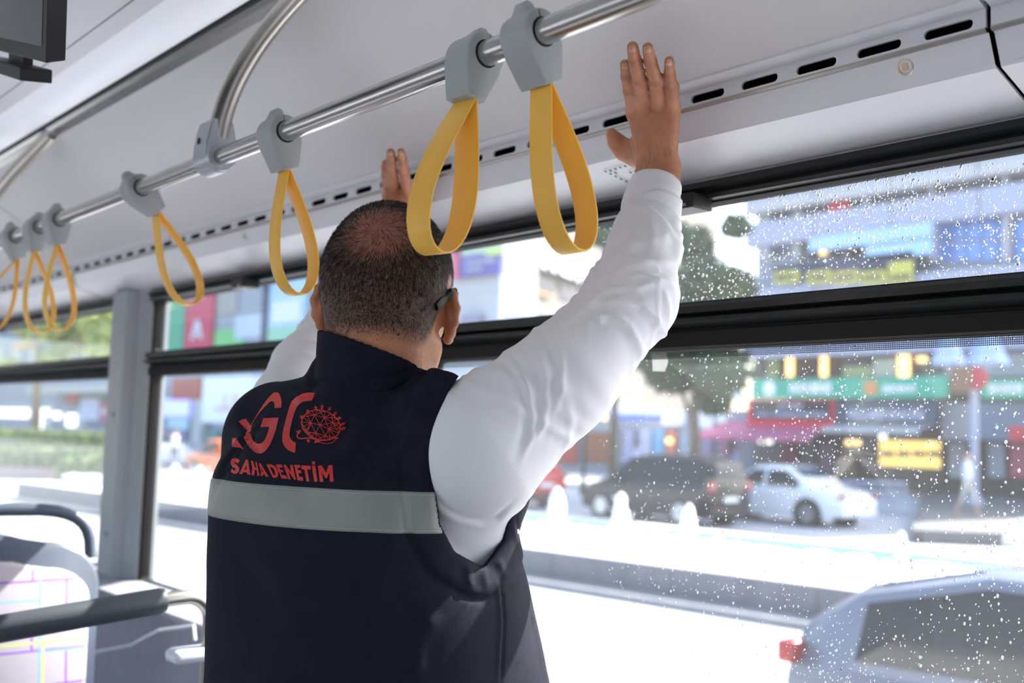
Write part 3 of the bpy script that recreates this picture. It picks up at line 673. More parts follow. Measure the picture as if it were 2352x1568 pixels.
# skin: hair roots tinted through a painted map on the scalp
bv = verts(ME_BODY); loc = (bv-HC) @ HR.T                     # head frame coordinates
xx, yy, zz = loc[:, 0], loc[:, 1], loc[:, 2]
def sm(x, a, b): t = np.clip((x-a)/(b-a), 0, 1); return t*t*(3-2*t)
CROWN = np.array([.000, -.088, .046]); CROWN *= .105/np.linalg.norm(CROWN)*1.02
def hair_density(x, y, z):
    r = np.sqrt(x*x+y*y+z*z)
    m = sm(r, .055, .07)*sm(.135, r*0+.12, .14)*0+sm(r, .055, .07)
    low = -.098+.012*np.cos(x*60); low = np.where(y > -.03, -.03+(y+.03)*.9*0-.02, low)
    low = -.100+.085*sm(y, -.055, .0)                        # hairline rises towards the ears
    m = m*sm(z, low, low+.030)*(1-sm(y, .055, .075)*sm(.06-z, 0, .02))
    m = m*(1-sm(y, .05, .085)*sm(.09-z, -.02, .03))
    ear = np.exp(-(((np.abs(x)-.088)/.014)**2+((y)/.03)**2+((z+.038)/.04)**2)*1.2)
    m = m*(1-np.clip(ear*1.6, 0, 1))*(np.abs(x) < .0865)
    d = np.sqrt((x-CROWN[0])**2+(y-CROWN[1])**2+(z-CROWN[2])**2)
    bald = 1-sm(d, .020, .066); ridge = np.exp(-((z-.108)/.02)**2)*sm(y, -.05, .0)
    return m, np.clip(bald*(1-.3*ridge), 0, 1)
m_, bald_ = hair_density(xx, yy, zz)
inhead = (np.abs(xx) < .1) & (np.abs(yy) < .13) & (zz > -.13) & (zz < .13)
dens = np.where(inhead, m_*(1-.68*bald_), 0)
ca = ME_BODY.color_attributes.new('roots', 'FLOAT_COLOR', 'POINT')
hand = np.zeros(len(bv))
for w0, e0, ks in ((wrR, elR, KR[0]), (wrL, elL, KL[0])):
    mid = sum(ks)/4; ax = mid-w0; t = ((bv-w0) @ ax)/(ax @ ax); dd = np.linalg.norm(bv-(w0+np.clip(t, 0, 1)[:, None]*ax), axis=1)
    hand = np.maximum(hand, (dd < .06)*np.clip(1-np.abs(t-.05)*1.5, 0, 1))
kn = np.zeros(len(bv))
for q in KN: kn = np.maximum(kn, np.exp(-(np.linalg.norm(bv-q, axis=1)/.0125)**4))
cols = np.stack([dens, np.where(inhead, bald_*m_, 0), hand, kn], 1).astype(np.float32)
ca.data.foreach_set('color', cols.ravel())
def skin():
    m = mat('skin', (.50, .212, .115), .5, noise=.10, nscale=60, bump=.12, bscale=260, sss=.12)
    n = m.node_tree.nodes; l = m.node_tree.links; b = n['Principled BSDF']
    src = b.inputs['Base Color'].links[0].from_socket
    at = n.new('ShaderNodeAttribute'); at.attribute_name = 'roots'; sp = n.new('ShaderNodeSeparateColor'); l.new(at.outputs['Color'], sp.inputs[0])
    red = n.new('ShaderNodeMix'); red.data_type = 'RGBA'; l.new(sp.outputs[1], red.inputs[0]); l.new(src, red.inputs[6]); red.inputs[7].default_value = (.40, .14, .09, 1)
    tn = n.new('ShaderNodeTexNoise'); tn.inputs['Scale'].default_value = 420; tn.inputs['Detail'].default_value = 3; tc = n.new('ShaderNodeTexCoord'); l.new(tc.outputs['Object'], tn.inputs[0])
    rr = n.new('ShaderNodeMapRange'); rr.inputs[1].default_value = .35; rr.inputs[2].default_value = .65; rr.inputs[3].default_value = .72; rr.inputs[4].default_value = 1.0; l.new(tn.outputs[0], rr.inputs[0])
    mu = n.new('ShaderNodeMath'); mu.operation = 'MULTIPLY'; l.new(rr.outputs[0], mu.inputs[0]); l.new(sp.outputs[0], mu.inputs[1])
    mx = n.new('ShaderNodeMix'); mx.data_type = 'RGBA'; l.new(mu.outputs[0], mx.inputs[0]); l.new(red.outputs[2], mx.inputs[6]); mx.inputs[7].default_value = (.035, .019, .014, 1)
    wv = n.new('ShaderNodeTexNoise'); wv.inputs['Scale'].default_value = 130; mp = n.new('ShaderNodeMapping'); mp.inputs['Scale'].default_value = (2.2, .5, .35); mp.inputs['Rotation'].default_value = (0, .7, .2)
    l.new(tc.outputs['Object'], mp.inputs[0]); l.new(mp.outputs[0], wv.inputs[0]); r2 = n.new('ShaderNodeMapRange'); r2.inputs[1].default_value = .52; r2.inputs[2].default_value = .68; r2.inputs[4].default_value = .45; l.new(wv.outputs[0], r2.inputs[0])
    m2 = n.new('ShaderNodeMath'); m2.operation = 'MULTIPLY'; l.new(r2.outputs[0], m2.inputs[0]); l.new(sp.outputs[2], m2.inputs[1])
    mh = n.new('ShaderNodeMix'); mh.data_type = 'RGBA'; l.new(m2.outputs[0], mh.inputs[0]); l.new(mx.outputs[2], mh.inputs[6]); mh.inputs[7].default_value = (.10, .05, .035, 1)
    kk = n.new('ShaderNodeMath'); kk.operation = 'MULTIPLY'; kk.inputs[1].default_value = .5; l.new(at.outputs['Alpha'], kk.inputs[0])
    mk = n.new('ShaderNodeMix'); mk.data_type = 'RGBA'; l.new(kk.outputs[0], mk.inputs[0]); l.new(mh.outputs[2], mk.inputs[6]); mk.inputs[7].default_value = (.26, .085, .05, 1)
    l.new(mk.outputs[2], b.inputs['Base Color']); return m
M_SKIN = skin()
BODY = link('body', ME_BODY, M_SKIN, MAN)
BVB = BVHTree.FromPolygons([Vector(v) for v in bv], [tuple(p.vertices) for p in ME_BODY.polygons])
# finger nails of both hands
M_NAIL = mat('finger nail', (.64, .36, .26), .3)
def nails(px, ks, only=4):
    for f in px[:only]:
        m = MB()
        a = Vector(slab(f[3][0], f[3][1], .0085)); b_ = Vector(slab(f[2][0], f[2][1], .0115)); t = (a-b_).normalized(); toc = (Vector(CAMP)-a).normalized()
        sd_ = t.cross(toc).normalized(); c = a-t*.003; rings = []
        g = []; nu, nv = 5, 5
        for iv in range(nv):
            row = []
            for iu in range(nu):
                u = (iu/(nu-1)-.5)*.0100; v = (iv/(nv-1)-.5)*.0125; u *= (1-.25*abs(iv/(nv-1)-.5)*2)
                o_ = c+sd_*(u-.001)+t*v+toc*.05; h_ = BVB.ray_cast(o_, -toc, .1)
                row.append((h_[0] if h_[0] else c)+toc*.0006)
            g.append(row)
        m.loft(g, closed=False, cap=False); m.build('fingernail', M_NAIL, MAN, smooth=True)
nails(RPX, None); nails(LPX, None, 2)
# gold ring on the left hand
p0 = Vector(slab(893, 432, .02)); p1 = Vector(slab(889, 408, .0165)); ax = (p1-p0).normalized()
u = ax.orthogonal().normalized(); v = ax.cross(u)
m = MB(); m.loft([[tuple(p0+ax*h+(u*math.cos(a)+v*math.sin(a))*r) for a in [2*math.pi*k/24 for k in range(24)]] for h, r in ((0, .0112), (0, .0124), (.003, .0124), (.003, .0112))]); m.build('gold_ring', mat('gold', (.8, .5, .15), .25, metal=1), MAN, smooth=40)
# ------------------------------------------------------------------ hair: short strands lying along the scalp
M_HAIR = mat('dark hair', (.020, .012, .009), .6, spec=.12); M_GREY = mat('grey hair', (.22, .19, .17), .45, spec=.3)
def hairs(n, seed, grey):
    g = np.random.default_rng(seed); V = []; F = []
    vnb = vnorm(ME_BODY); cand = np.where(inhead & (dens > .02))[0]
    pick = g.choice(cand, size=n); keep = g.random(n) < dens[pick]**1.2; pick = pick[keep]
    P = bv[pick]+g.normal(0, .0008, (len(pick), 3)); N = vnb[pick]; L = loc[pick]
    cw = np.array(HC)+CROWN @ HR
    D = P-cw; D = D+np.cross(D, N)*.35; D = D-N*(D*N).sum(1)[:, None]; D /= np.linalg.norm(D, axis=1)[:, None]+1e-9
    down = -hu-N*(-hu@N.T)[:, None]; wgt = sm(-L[:, 2], -.05, .06)[:, None]; D = D*(1-wgt)+down*wgt
    D += g.normal(0, .22, D.shape); D -= N*(D*N).sum(1)[:, None]; D /= np.linalg.norm(D, axis=1)[:, None]+1e-9
    ln = (.0035+.0085*sm(L[:, 2], -.07, .05))*g.uniform(.7, 1.2, len(P)); ln *= (1-.35*(bald_[pick]))
    S = np.cross(N, D); wd = .00020 if not grey else .00016
    lift = .30
    a = P-S*wd; b_ = P+S*wd; c = P+(D+N*lift)*(ln*.55)[:, None]+S*wd*.8; d = P+(D+N*lift)*(ln*.55)[:, None]-S*wd*.8; e = P+(D+N*lift*.6)*ln[:, None]
    k = len(P); V = np.stack([a, b_, c, d, e], 1).reshape(-1, 3); o = np.arange(k)*5
    me = bpy.data.meshes.new('hair'); fc = [(int(q), int(q)+1, int(q)+2, int(q)+3) for q in o]+[(int(q)+3, int(q)+2, int(q)+4) for q in o]
    me.from_pydata(V.tolist(), [], fc); me.update()
    return link('hair', me, M_GREY if grey else M_HAIR, MAN, kind='stuff', label=None)
hairs(42000, 1, False); hairs(3000, 2, True)
# ------------------------------------------------------------------ glasses
GL = MB(); M_FRM = mat('dark temple', (.008, .008, .009), .55, spec=.2); M_LENS = glassmat('lens', (.9, .93, .95), 2)
def eyeglasses():
    tp = [(.0745, -.047, -.034), (.0790, -.037, -.027), (.0850, -.022, -.015), (.0895, -.006, -.005), (.0915, .010, -.001), (.089, .04, .0), (.086, .06, .0), (.078, .094, .0)]
    rt = [H(*q) for q in tp]
    for i_, (px_, py_) in enumerate(((1001, 705), (1011, 694), (1023, 682), (1035, 671))):
        r_ = Vector(ray(px_, py_)); h_ = BVB.ray_cast(Vector(CAMP)+r_*.8, r_.normalized(), 1.5)
        if h_[0] and (h_[0]-Vector(rt[i_])).length < .04: rt[i_] = np.array(h_[0]-r_.normalized()*.0035)
    o = MB().tube(rt, [.0046, .0056, .0052, .0042, .0038, .0022, .0022, .0022], 8, sec=(1.3, .8)).build('glasses', M_FRM, MAN, smooth=40, label='dark glasses hooked over the right ear')
    lt = [H(-q[0], q[1], q[2]) for q in tp]
    MB().tube(lt, [.0035, .0042, .0038, .003, .003, .0022, .0022, .0022], 8, sec=(1.3, .8)).build('temple', M_FRM, o, smooth=40)
    for s in (-1, 1):
        cc = [H(s*(.036+.026*math.cos(a)), .112-.010*abs(math.cos(a)), -.016+.019*math.sin(a)) for a in [2*math.pi*k/20 for k in range(21)]]
        MB().tube(cc, .0016, 6).build('rim', M_FRM, o, smooth=True)
        MB().add(cc[:-1], [tuple(range(20))]).build('lens', M_LENS, o)
    MB().tube([H(-.012, .112, -.01), H(0, .116, -.006), H(.012, .112, -.01)], .0016, 6).build('bridge', M_FRM, o)
    for s, in ((1,), (-1,)):
        MB().tube([H(s*.0920, .010, -.001), H(s*.0915, .026, .0)], .0046, 8, sec=(1.3, .8)).build('hinge', M_STEEL, o)
eyeglasses()
# ------------------------------------------------------------------ clothes
def fold(d, w): return np.exp(-(d/w)**2)
def shirt():
    B = SDF((-1.86, .52, 1.02), (-.78, 1.27, 2.02), .0034)
    B.loft([(1.02, 0, 0, .215, .185, 2.3), (1.25, -.01, -.01, .205, .17, 2.3), (1.40, -.02, -.015, .195, .145, 2.3), (1.47, -.02, -.015, .165, .105, 2.2), (1.52, 0, -.005, .09, .065, 2.1)], BROT, TC, 0)
    mR = atD(1293, 870, 1.42); B.chain([shR, mR, elR], [.090, .0625, .057], .04)
    cR = wrR+(elR-wrR)*.12; B.chain([elR, elR*.5+cR*.5, cR+(elR-cR)*.22, cR+(elR-cR)*.16], [.056, .0425, .0365, .0365], .02); B.cone(mR*.6+elR*.4, elR*.65+cR*.35, .03, .03, .05)
    B.chain([shR+np.array([-.02, 0, -.02]), atD(1075, 1150, 1.44), atD(1075, 1290, 1.48)], [.07, .068, .058], .03)
    mL = shL*.5+elL*.5; B.chain([shL, mL, elL], [.070, .066, .058], .03)
    cL = wrL+(elL-wrL)*.14; B.chain([elL, elL*.5+cL*.5, cL+(elL-cL)*.16], [.060, .052, .040], .02)
    # cuffs
    for c, e, w0 in ((cR, elR, wrR), (cL, elL, wrL)):
        ax = (e-c)/np.linalg.norm(e-c); B.cone(c+ax*.005, c+ax*.052, .0365, .0385, .003)
    # hollow at the hand end
    for c, e, w0 in ((cR, elR, wrR), (cL, elL, wrL)):
        ax = (e-c)/np.linalg.norm(e-c); n_ = -ax; cc = c-n_*(-.0)
        sl, P = B.sl(cc-.06, cc+.06)
        pl = (P[0]-cc[0])*n_[0]+(P[1]-cc[1])*n_[1]+(P[2]-cc[2])*n_[2]
        ins = np.maximum(-pl-.0, np.sqrt((P[0]-cc[0])**2+(P[1]-cc[1])**2+(P[2]-cc[2])**2)-.055)
        B.put((ins*1.0).astype(np.float32), sl, .002, 'sub')
    return B.mesh('shirt'), cR, cL
ME_SH, cuR, cuL = shirt()
def wrinkle(me, S, E_, Wd, cu, seed, amp=1.0):
    v = verts(me); n = vnorm(me); g = np.random.default_rng(seed); disp = np.zeros(len(v))
    def frame(a, b):
        ax = (b-a)/np.linalg.norm(b-a); toc = CAMP-(a+b)/2; u = np.cross(ax, toc); u /= np.linalg.norm(u); w2 = np.cross(ax, u); return ax, u, w2
    for (a, b, cnt, lo, hi, am) in ((S, E_, 16, .15, 1.05, .0030), (E_, cu, 22, -.12, .9, .0034)):
        ax, u, w2 = frame(a, b); L = np.linalg.norm(b-a); q = v-a; t = (q @ ax)/L; rad = q-(q @ ax)[:, None]*ax; rr = np.linalg.norm(rad, axis=1); ang = np.arctan2(rad @ w2, rad @ u)
        inside = (rr < .12) & (t > -.3) & (t < 1.25)
        for k in range(cnt):
            t0 = g.uniform(lo, hi); a0 = g.uniform(-3.14, 3.14); sl_ = g.normal(0, .13); sp = g.uniform(.5, 1.3); wd = g.uniform(.014, .038)
            dA = (ang-a0+np.pi) % (2*np.pi)-np.pi
            d = (t-t0-sl_*dA-.05*dA*dA*g.choice([-1, 1])); s = am*g.uniform(.4, 1.2)*(1.5 if g.random() < .25 else 1)
            disp += inside*s*(fold(d, wd)-.55*fold(d-wd*1.9, wd*1.3))*fold(dA, sp)
    # folds that fan out of the inner elbow
    ax1, u1, w1 = frame(S, E_); 
    mid = E_; q = v-mid; up = (cu-E_)/np.linalg.norm(cu-E_); ua = (S-E_)/np.linalg.norm(S-E_); pit = mid+(up+ua)*.045
    q = v-pit; bis = (up+ua)/np.linalg.norm(up+ua); pn = np.cross(up, ua); pn /= np.linalg.norm(pn)
    a_ = np.arctan2(q @ np.cross(pn, bis), -(q @ bis)); r_ = np.sqrt((q @ bis)**2+(q @ np.cross(pn, bis))**2)
    for a0, s in ((-1.2, .0015), (-.38, .0015), (.32, .002), (1.0, .0015)):
        disp += s*fold(a_-a0-.12*np.sin(r_*40), .085)*sm(r_, .0, .03)*(1-sm(r_, .09, .17))
    cuff = 1-sm(-((v-cu) @ ((cu-E_)/np.linalg.norm(cu-E_))), .045, .07)
    disp *= (1-cuff*(np.linalg.norm(v-cu, axis=1) < .1))
    return disp*amp
v = verts(ME_SH); nn = vnorm(ME_SH)
d = wrinkle(ME_SH, shR, elR, wrR, cuR, 5, .75)+wrinkle(ME_SH, shL, elL, wrL, cuL, 9, .9)
# cuff seam groove and deltoid drape folds running down from the shoulder
for c, e in ((cuR, elR), (cuL, elL)):
    ax = (e-c)/np.linalg.norm(e-c); t = (v-c) @ ax; near = np.linalg.norm(v-c, axis=1) < .12
    d += near*(-.0034*fold(t-.056, .0035)+.0022*fold(t-.068, .007)+.0012*(t < .052)*(t > -.01))
g = np.random.default_rng(4)
ax = (elR-shR)/np.linalg.norm(elR-shR); toc = CAMP-shR; u = np.cross(ax, toc); u /= np.linalg.norm(u); t = (v-shR) @ ax; w = (v-shR) @ u
for t0, s, wd, sl_ in ((.045, .0045, .008, .35), (.075, .0035, .010, .25), (.105, .003, .012, .12), (.15, .002, .016, -.1)):
    d += (np.linalg.norm(v-shR, axis=1) < .22)*s*fold(t-t0-sl_*(w)-1.6*w*w, wd)*(1-sm(np.abs(w), .05, .10))
cc_ = (v-CAMP) @ RM; sx_, sy_ = CX-FPX*cc_[:, 0]/cc_[:, 2], CY+FPX*cc_[:, 1]/cc_[:, 2]
def crease(poly, amp, w_, val=.7, dmax=1.46, dmin=0):
    """a cloth fold along a line of the sleeve: ridge with a valley on one side"""
    best = np.full(len(v), 1e9); sg = np.zeros(len(v)); tt = np.zeros(len(v)); n_ = len(poly)-1
    for i_, (a_, b_) in enumerate(zip(poly, poly[1:])):
        ex, ey = b_[0]-a_[0], b_[1]-a_[1]; L_ = math.hypot(ex, ey); t_ = np.clip(((sx_-a_[0])*ex+(sy_-a_[1])*ey)/(L_*L_), 0, 1)
        h_ = np.hypot(sx_-a_[0]-t_*ex, sy_-a_[1]-t_*ey); c_ = ((sx_-a_[0])*ey-(sy_-a_[1])*ex)/L_; m_2 = h_ < best
        best = np.where(m_2, h_, best); sg = np.where(m_2, np.sign(c_), sg); tt = np.where(m_2, (i_+t_)/n_, tt)
    s_ = best*sg; fade = np.clip(np.minimum(tt, 1-tt)*5+.15, 0, 1); dd_ = -cc_[:, 2]
    return (dd_ < dmax)*(dd_ > dmin)*fade*amp*(np.exp(-(s_/w_)**2)-val*np.exp(-((s_+2.1*w_)/(1.7*w_))**2))
d += crease([(996, 1128), (1020, 1165), (1060, 1188), (1108, 1198), (1140, 1190), (1180, 1150)], -.0035, 5, .6)
F_ = 1.62
for pl_, am_, w_ in (([(1160, 812), (1185, 845), (1208, 885), (1222, 945), (1220, 1000), (1196, 1060)], .0042, 7), ([(1236, 815), (1252, 870), (1254, 930), (1240, 985), (1222, 1020)], .0040, 9), ([(1283, 790), (1292, 850), (1284, 905), (1268, 950)], .0034, 9),
                   ([(1062, 855), (1066, 880), (1060, 910)], .002, 6), ([(1325, 716), (1365, 696), (1420, 688), (1470, 700), (1508, 735), (1528, 780)], .0052, 8), ([(1345, 697), (1395, 668), (1450, 655), (1510, 655)], .0040, 8), ([(1296, 742), (1335, 716), (1368, 716), (1384, 745)], .0038, 6),
                   ([(1392, 640), (1440, 612), (1500, 598), (1560, 604)], .0034, 9), ([(1402, 590), (1450, 560), (1520, 548)], .0028, 9), ([(1345, 735), (1400, 722), (1445, 745), (1470, 790), (1470, 830)], .0040, 9), ([(1420, 640), (1480, 628), (1545, 650)], .0026, 8),
                   ([(1480, 470), (1498, 520), (1500, 580)], .0022, 10), ([(1440, 500), (1455, 545), (1440, 600)], .0022, 10), ([(1550, 480), (1562, 540), (1556, 600)], .002, 8)):
    d += crease(pl_, am_, w_, .65, F_)
d += crease([(1440, 470), (1457, 455), (1480, 439), (1510, 431), (1545, 440), (1585, 470)], -.0030, 3.5, .5, 1.66, 1.4)
d += crease([(1580, 540), (1564, 595), (1560, 640)], -.003, 3.5, .4, 1.6, 1.35)
setv(ME_SH, v+nn*d[:, None])
M_SHIRT = mat('white shirt cotton', (.80, .80, .84), .8, noise=.01, nscale=5, bump=.05, bscale=500, sheen=.15)
SHIRT = link('shirt', ME_SH, M_SHIRT, MAN)
# vest -------------------------------------------------------------
VS = [(.93, 0, 0, .235, .215, 2.3), (1.15, 0, 0, .235, .215, 2.3), (1.25, -.010, -.009, .231, .203, 2.3), (1.34, -.023, -.021, .227, .188, 2.3), (1.43, -.030, -.027, .222, .172, 2.25), (1.485, -.03, -.022, .195, .140, 2.2), (1.52, -.02, -.01, .14, .10, 2.1), (1.55, -.01, 0, .08, .07, 2)]
bx = np.array([math.cos(BROT), math.sin(BROT), 0]); by = np.array([-math.sin(BROT), math.cos(BROT), 0])
def armhole(side): return (AH_R if side > 0 else AH_L)
AHP = np.array([(1100, 835), (1062, 850), (1030, 900), (1006, 985), (999, 1110), (1010, 1200), (1045, 1265), (1108, 1300), (1150, 1240), (1172, 1140), (1215, 1000), (1230, 820)], float)
def polysdf(px, py, P):
    d = np.full(px.shape, 1e9); ins = np.zeros(px.shape, bool); n = len(P)
    for i in range(n):
        a = P[i]; b = P[(i+1) % n]; e = b-a; wx, wy = px-a[0], py-a[1]; t = np.clip((wx*e[0]+wy*e[1])/(e@e), 0, 1)
        d = np.minimum(d, (wx-t*e[0])**2+(wy-t*e[1])**2)
        c = ((a[1] > py) != (b[1] > py)) & (px < (b[0]-a[0])*(py-a[1])/(b[1]-a[1]+1e-9)+a[0]); ins ^= c
    return np.where(ins, -1, 1)*np.sqrt(d)
def ah_dist(v_):
    c = (v_-CAMP) @ RM; d = -c[..., 2]; return polysdf(CX+FPX*c[..., 0]/d, CY-FPX*c[..., 1]/d, AHP)*d/FPX, d
AH_R = (atD(1092, 1062, 1.34), .090, .128); AH_L = (np.array([TC[0], TC[1], 0])-bx*.22+by*.05+np.array([0, 0, 1.43]), .07, .10)
def vest():
    B = SDF((-1.62, .56, .92), (-.96, 1.16, 1.66), .0034)
    B.loft(VS, BROT, TC, 0)
    # shoulders lifted by the raised arms
    B.cone(NECK1+bx*.05-np.array([0, 0, .06]), atD(1060, 985, 1.42), .080, .086, .05)
    B.cone(atD(1050, 1010, 1.415), atD(1062, 1110, 1.43), .089, .086, .04)
    B.cone(NECK1-bx*.05-np.array([0, 0, .055]), atD(640, 1012, 1.66), .080, .084, .05)
    B.cone(atD(745, 912, 1.50), atD(640, 965, 1.62), .038, .05, .04)
    B.cone(atD(785, 805, 1.50), atD(770, 850, 1.51), .026, .033, .02)
    # collar: a short standing ring around the neck
    c0 = NECK1+np.array([0, 0, -.01]); c1 = NECK1+(NECK0-NECK1)*1.1
    B.cone(c0-np.array([0, 0, .05]), c0, .095, .088, .035); B.cone(c0, c1, .088, .0815, .006)
    base = B.f.copy()
    X_, Y_, Z_ = [(B.lo[i]+B.h*np.arange(B.n[i])).astype(np.float32) for i in range(3)]
    P = np.meshgrid(X_, Y_, Z_, indexing='ij', sparse=True)
    f = base
    # bulge of the armhole binding, then shell, then cuts
    W = np.stack(np.broadcast_arrays(*P), -1).astype(np.float32)[X_ > -1.32]; dd, dp = ah_dist(W); o = np.full(f.shape, .5, np.float32); o[X_ > -1.32] = np.where(dp < 1.50, dd, .5)
    f = f-.0045*np.clip(1-np.abs((o-.020)/.019)**3, 0, 1)+.0024*np.exp(-((o-.043)/.004)**2)
    shell = np.maximum(f, -(f+.011))
    def csub(shell, cut): a = -cut; hh = np.clip(.5-.5*(shell-a)/.006, 0, 1); return shell*(1-hh)+a*hh+.006*hh*(1-hh)
    shell = csub(shell, o)
    c, ry_, rz_ = AH_L; u = (P[0]-c[0])*by[0]+(P[1]-c[1])*by[1]; w = P[2]-c[2]; sx = -((P[0]-c[0])*bx[0]+(P[1]-c[1])*bx[1])
    shell = csub(shell, np.maximum((np.sqrt((u/ry_)**2+(w/rz_)**2)-1)*.08, -(sx+.06)))
    # neck opening follows the collar rim, tilted
    ax = (c1-c0)/np.linalg.norm(c1-c0); tt = (P[0]-c1[0])*ax[0]+(P[1]-c1[1])*ax[1]+(P[2]-c1[2])*ax[2]
    rd = np.sqrt(np.maximum(0, (P[0]-c1[0])**2+(P[1]-c1[1])**2+(P[2]-c1[2])**2-tt*tt))
    cyl = np.maximum(rd-.0765, -(tt+.085)); shell = np.maximum(shell, -cyl)
    q0, q1, q2 = atD(850, 797, 1.43), atD(1012, 862, 1.47), atD(738, 774, 1.56); pn = np.cross(q1-q0, q2-q0); pn /= np.linalg.norm(pn); pn = pn if pn[2] > 0 else -pn
    rim = (P[0]-q0[0])*pn[0]+(P[1]-q0[1])*pn[1]+(P[2]-q0[2])*pn[2]
    shell = np.maximum(shell, rim)
    shell = np.maximum(shell, .94-P[2])
    B.f = shell.astype(np.float32); return B.mesh('vest')
ME_V = vest()
v = verts(ME_V); n = vnorm(ME_V); d = np.zeros(len(v))
g = np.random.default_rng(12)
def pixel(v_):
    c = (v_-CAMP) @ RM; return CX-FPX*c[:, 0]/c[:, 2], CY+FPX*c[:, 1]/c[:, 2]
pxx, pyy = pixel(v)
U = (v[:, 0]-TC[0])*bx[0]+(v[:, 1]-TC[1])*bx[1]; Wy = (v[:, 0]-TC[0])*by[0]+(v[:, 1]-TC[1])*by[1]; Zz = v[:, 2]
for (u0, z0, u1, z1, s, wd) in ((.19, 1.40, .02, 1.47, .004, .016), (.18, 1.34, .03, 1.44, -.003, .02), (-.02, 1.545, .10, 1.50, .004, .010), (-.03, 1.54, .11, 1.485, -.004, .010), (-.12, 1.52, -.15, 1.42, .005, .010), (-.10, 1.50, -.13, 1.41, -.006, .012),
                              (.2, 1.27, .1, 1.05, .003, .02), (-.17, 1.2, -.12, .98, .003, .025), (.05, 1.2, .12, .98, .002, .03), (-.02, 1.3, -.05, 1.0, .002, .03)):
    a = np.array([u0, z0]); b = np.array([u1, z1]); ab = b-a; q = np.stack([U, Zz], 1)-a; t = np.clip(q @ ab/(ab @ ab), 0, 1); ds = np.linalg.norm(q-t[:, None]*ab, axis=1)
    d += (Wy < .05)*s*fold(ds, wd)*np.sin(np.pi*np.clip(t, .08, .92))
cc_ = (v-CAMP) @ RM; sx_, sy_ = pxx, pyy
for pl_, am_, w_ in (([(1186, 1190), (1212, 1310), (1240, 1440), (1268, 1580)], -.003, 3.5), ([(1150, 1330), (1158, 1430), (1150, 1580)], -.003, 3.5), ([(1075, 1300), (1082, 1350)], .0018, 8), ([(1110, 1300), (1118, 1352)], .0018, 8), ([(1145, 1285), (1165, 1330)], .0018, 8),
                     ([(668, 893), (700, 884), (750, 880), (805, 892)], -.006, 9), ([(1005, 862), (960, 890), (900, 915), (830, 925)], .006, 14), ([(1000, 890), (960, 930), (935, 990), (925, 1060)], .005, 14), ([(880, 930), (820, 1000), (790, 1060)], .004, 22), ([(560, 960), (575, 1010), (600, 1045)], -.004, 9),
                     ([(905, 1200), (880, 1300), (850, 1400)], .004, 26), ([(560, 1230), (640, 1330), (700, 1450)], .003, 30), ([(1000, 1400), (960, 1480), (950, 1568)], .004, 24)):
    d += crease(pl_, am_, w_, .7, 1.72)
d += .0015*np.sin(U*37+Zz*11)*np.sin(Zz*23+U*7)
setv(ME_V, v+n*d[:, None])
M_VEST = mat('navy softshell', (.0105, .0110, .0215), .8, noise=.1, nscale=30, bump=.12, bscale=700, spec=.12)
VEST = link('vest', ME_V, M_VEST, MAN)
vv_ = verts(ME_V); BVV = BVHTree.FromPolygons([Vector(q) for q in vv_], [tuple(p.vertices) for p in ME_V.polygons])
# reflective band all round, cast onto the vest from outside towards the axis
AHL = True
M_BAND = mat('grey reflective tape', (.235, .245, .225), .45, noise=.05, nscale=25, bump=.03, bscale=200)
M_STITCH = mat('pale stitching', (.5, .5, .47), .8)
def band_pt(th, z, off):
    ax = Vector((TC[0], TC[1], z)); dr = Vector((math.cos(th), math.sin(th), 0)); h = BVV.ray_cast(ax+dr*.5, -dr, .49)
    if h[0] is None: return None
    return h[0]+dr*off
def band_z(th):
    """upper and lower edge: a touch lower at the sides"""
    k = math.cos(th-(BROT-math.pi/2)); return 1.4255+.0*k, 1.3755
def band():
    m = MB(); N = 900; R = 14; idx = {}; vs = []; fs = []
    for i in range(N):
        th = 2*math.pi*i/N; z1, z0 = band_z(th)
        for j in range(R+1):
            z = z0+(z1-z0)*j/R; p = band_pt(th, z, .0012 if 0 < j < R else .0)
            if p is not None:
                dd, dp = ah_dist(np.array(p)[None]); 
                if dp[0] < 1.5 and dd[0] < .001: p = None
                elif (p.x-TC[0])*bx[0]+(p.y-TC[1])*bx[1] > .10 and (p.x-TC[0])*by[0]+(p.y-TC[1])*by[1] > -.075: p = None
            if p is not None: idx[i, j] = len(vs); vs.append(tuple(p))
    for i in range(N):
        for j in range(R):
            q = [(i, j), ((i+1) % N, j), ((i+1) % N, j+1), (i, j+1)]
            if all(k in idx for k in q):
                P = [Vector(vs[idx[k]]) for k in q]
                if max((P[0]-P[1]).length, (P[0]-P[3]).length) < .03: fs.append(tuple(idx[k] for k in q))
    m.add(vs, fs); b = m.build('reflective_band', M_BAND, VEST, smooth=True, label='grey reflective band across the back of the vest'); b.parent = VEST; b.matrix_parent_inverse = Matrix.Identity(4)
    s = MB()
    for i in range(0, 700):
        th = 2*math.pi*i/700
        if i % 1 == 0:
            z1, z0 = band_z(th)
            for z in (z1-.0035, z0+.0035):
                a = band_pt(th, z, .0017); b2 = band_pt(th+2*math.pi/700*.62, z, .0017)
                if a is None or b2 is None or (a-b2).length > .01: continue
                bad = False
                dd, dp = ah_dist(np.array(a)[None]); bad = (dp[0] < 1.5 and dd[0] < .002) or ((a.x-TC[0])*bx[0]+(a.y-TC[1])*bx[1] > .10 and (a.x-TC[0])*by[0]+(a.y-TC[1])*by[1] > -.075)
                if bad: continue
                h = Vector((0, 0, .00028)); s.add([a-h, b2-h, b2+h, a+h], [(0, 1, 2, 3)])
    st = s.build('stitching', M_STITCH, VEST, kind='stuff'); st.parent = VEST; st.matrix_parent_inverse = Matrix.Identity(4)
band()
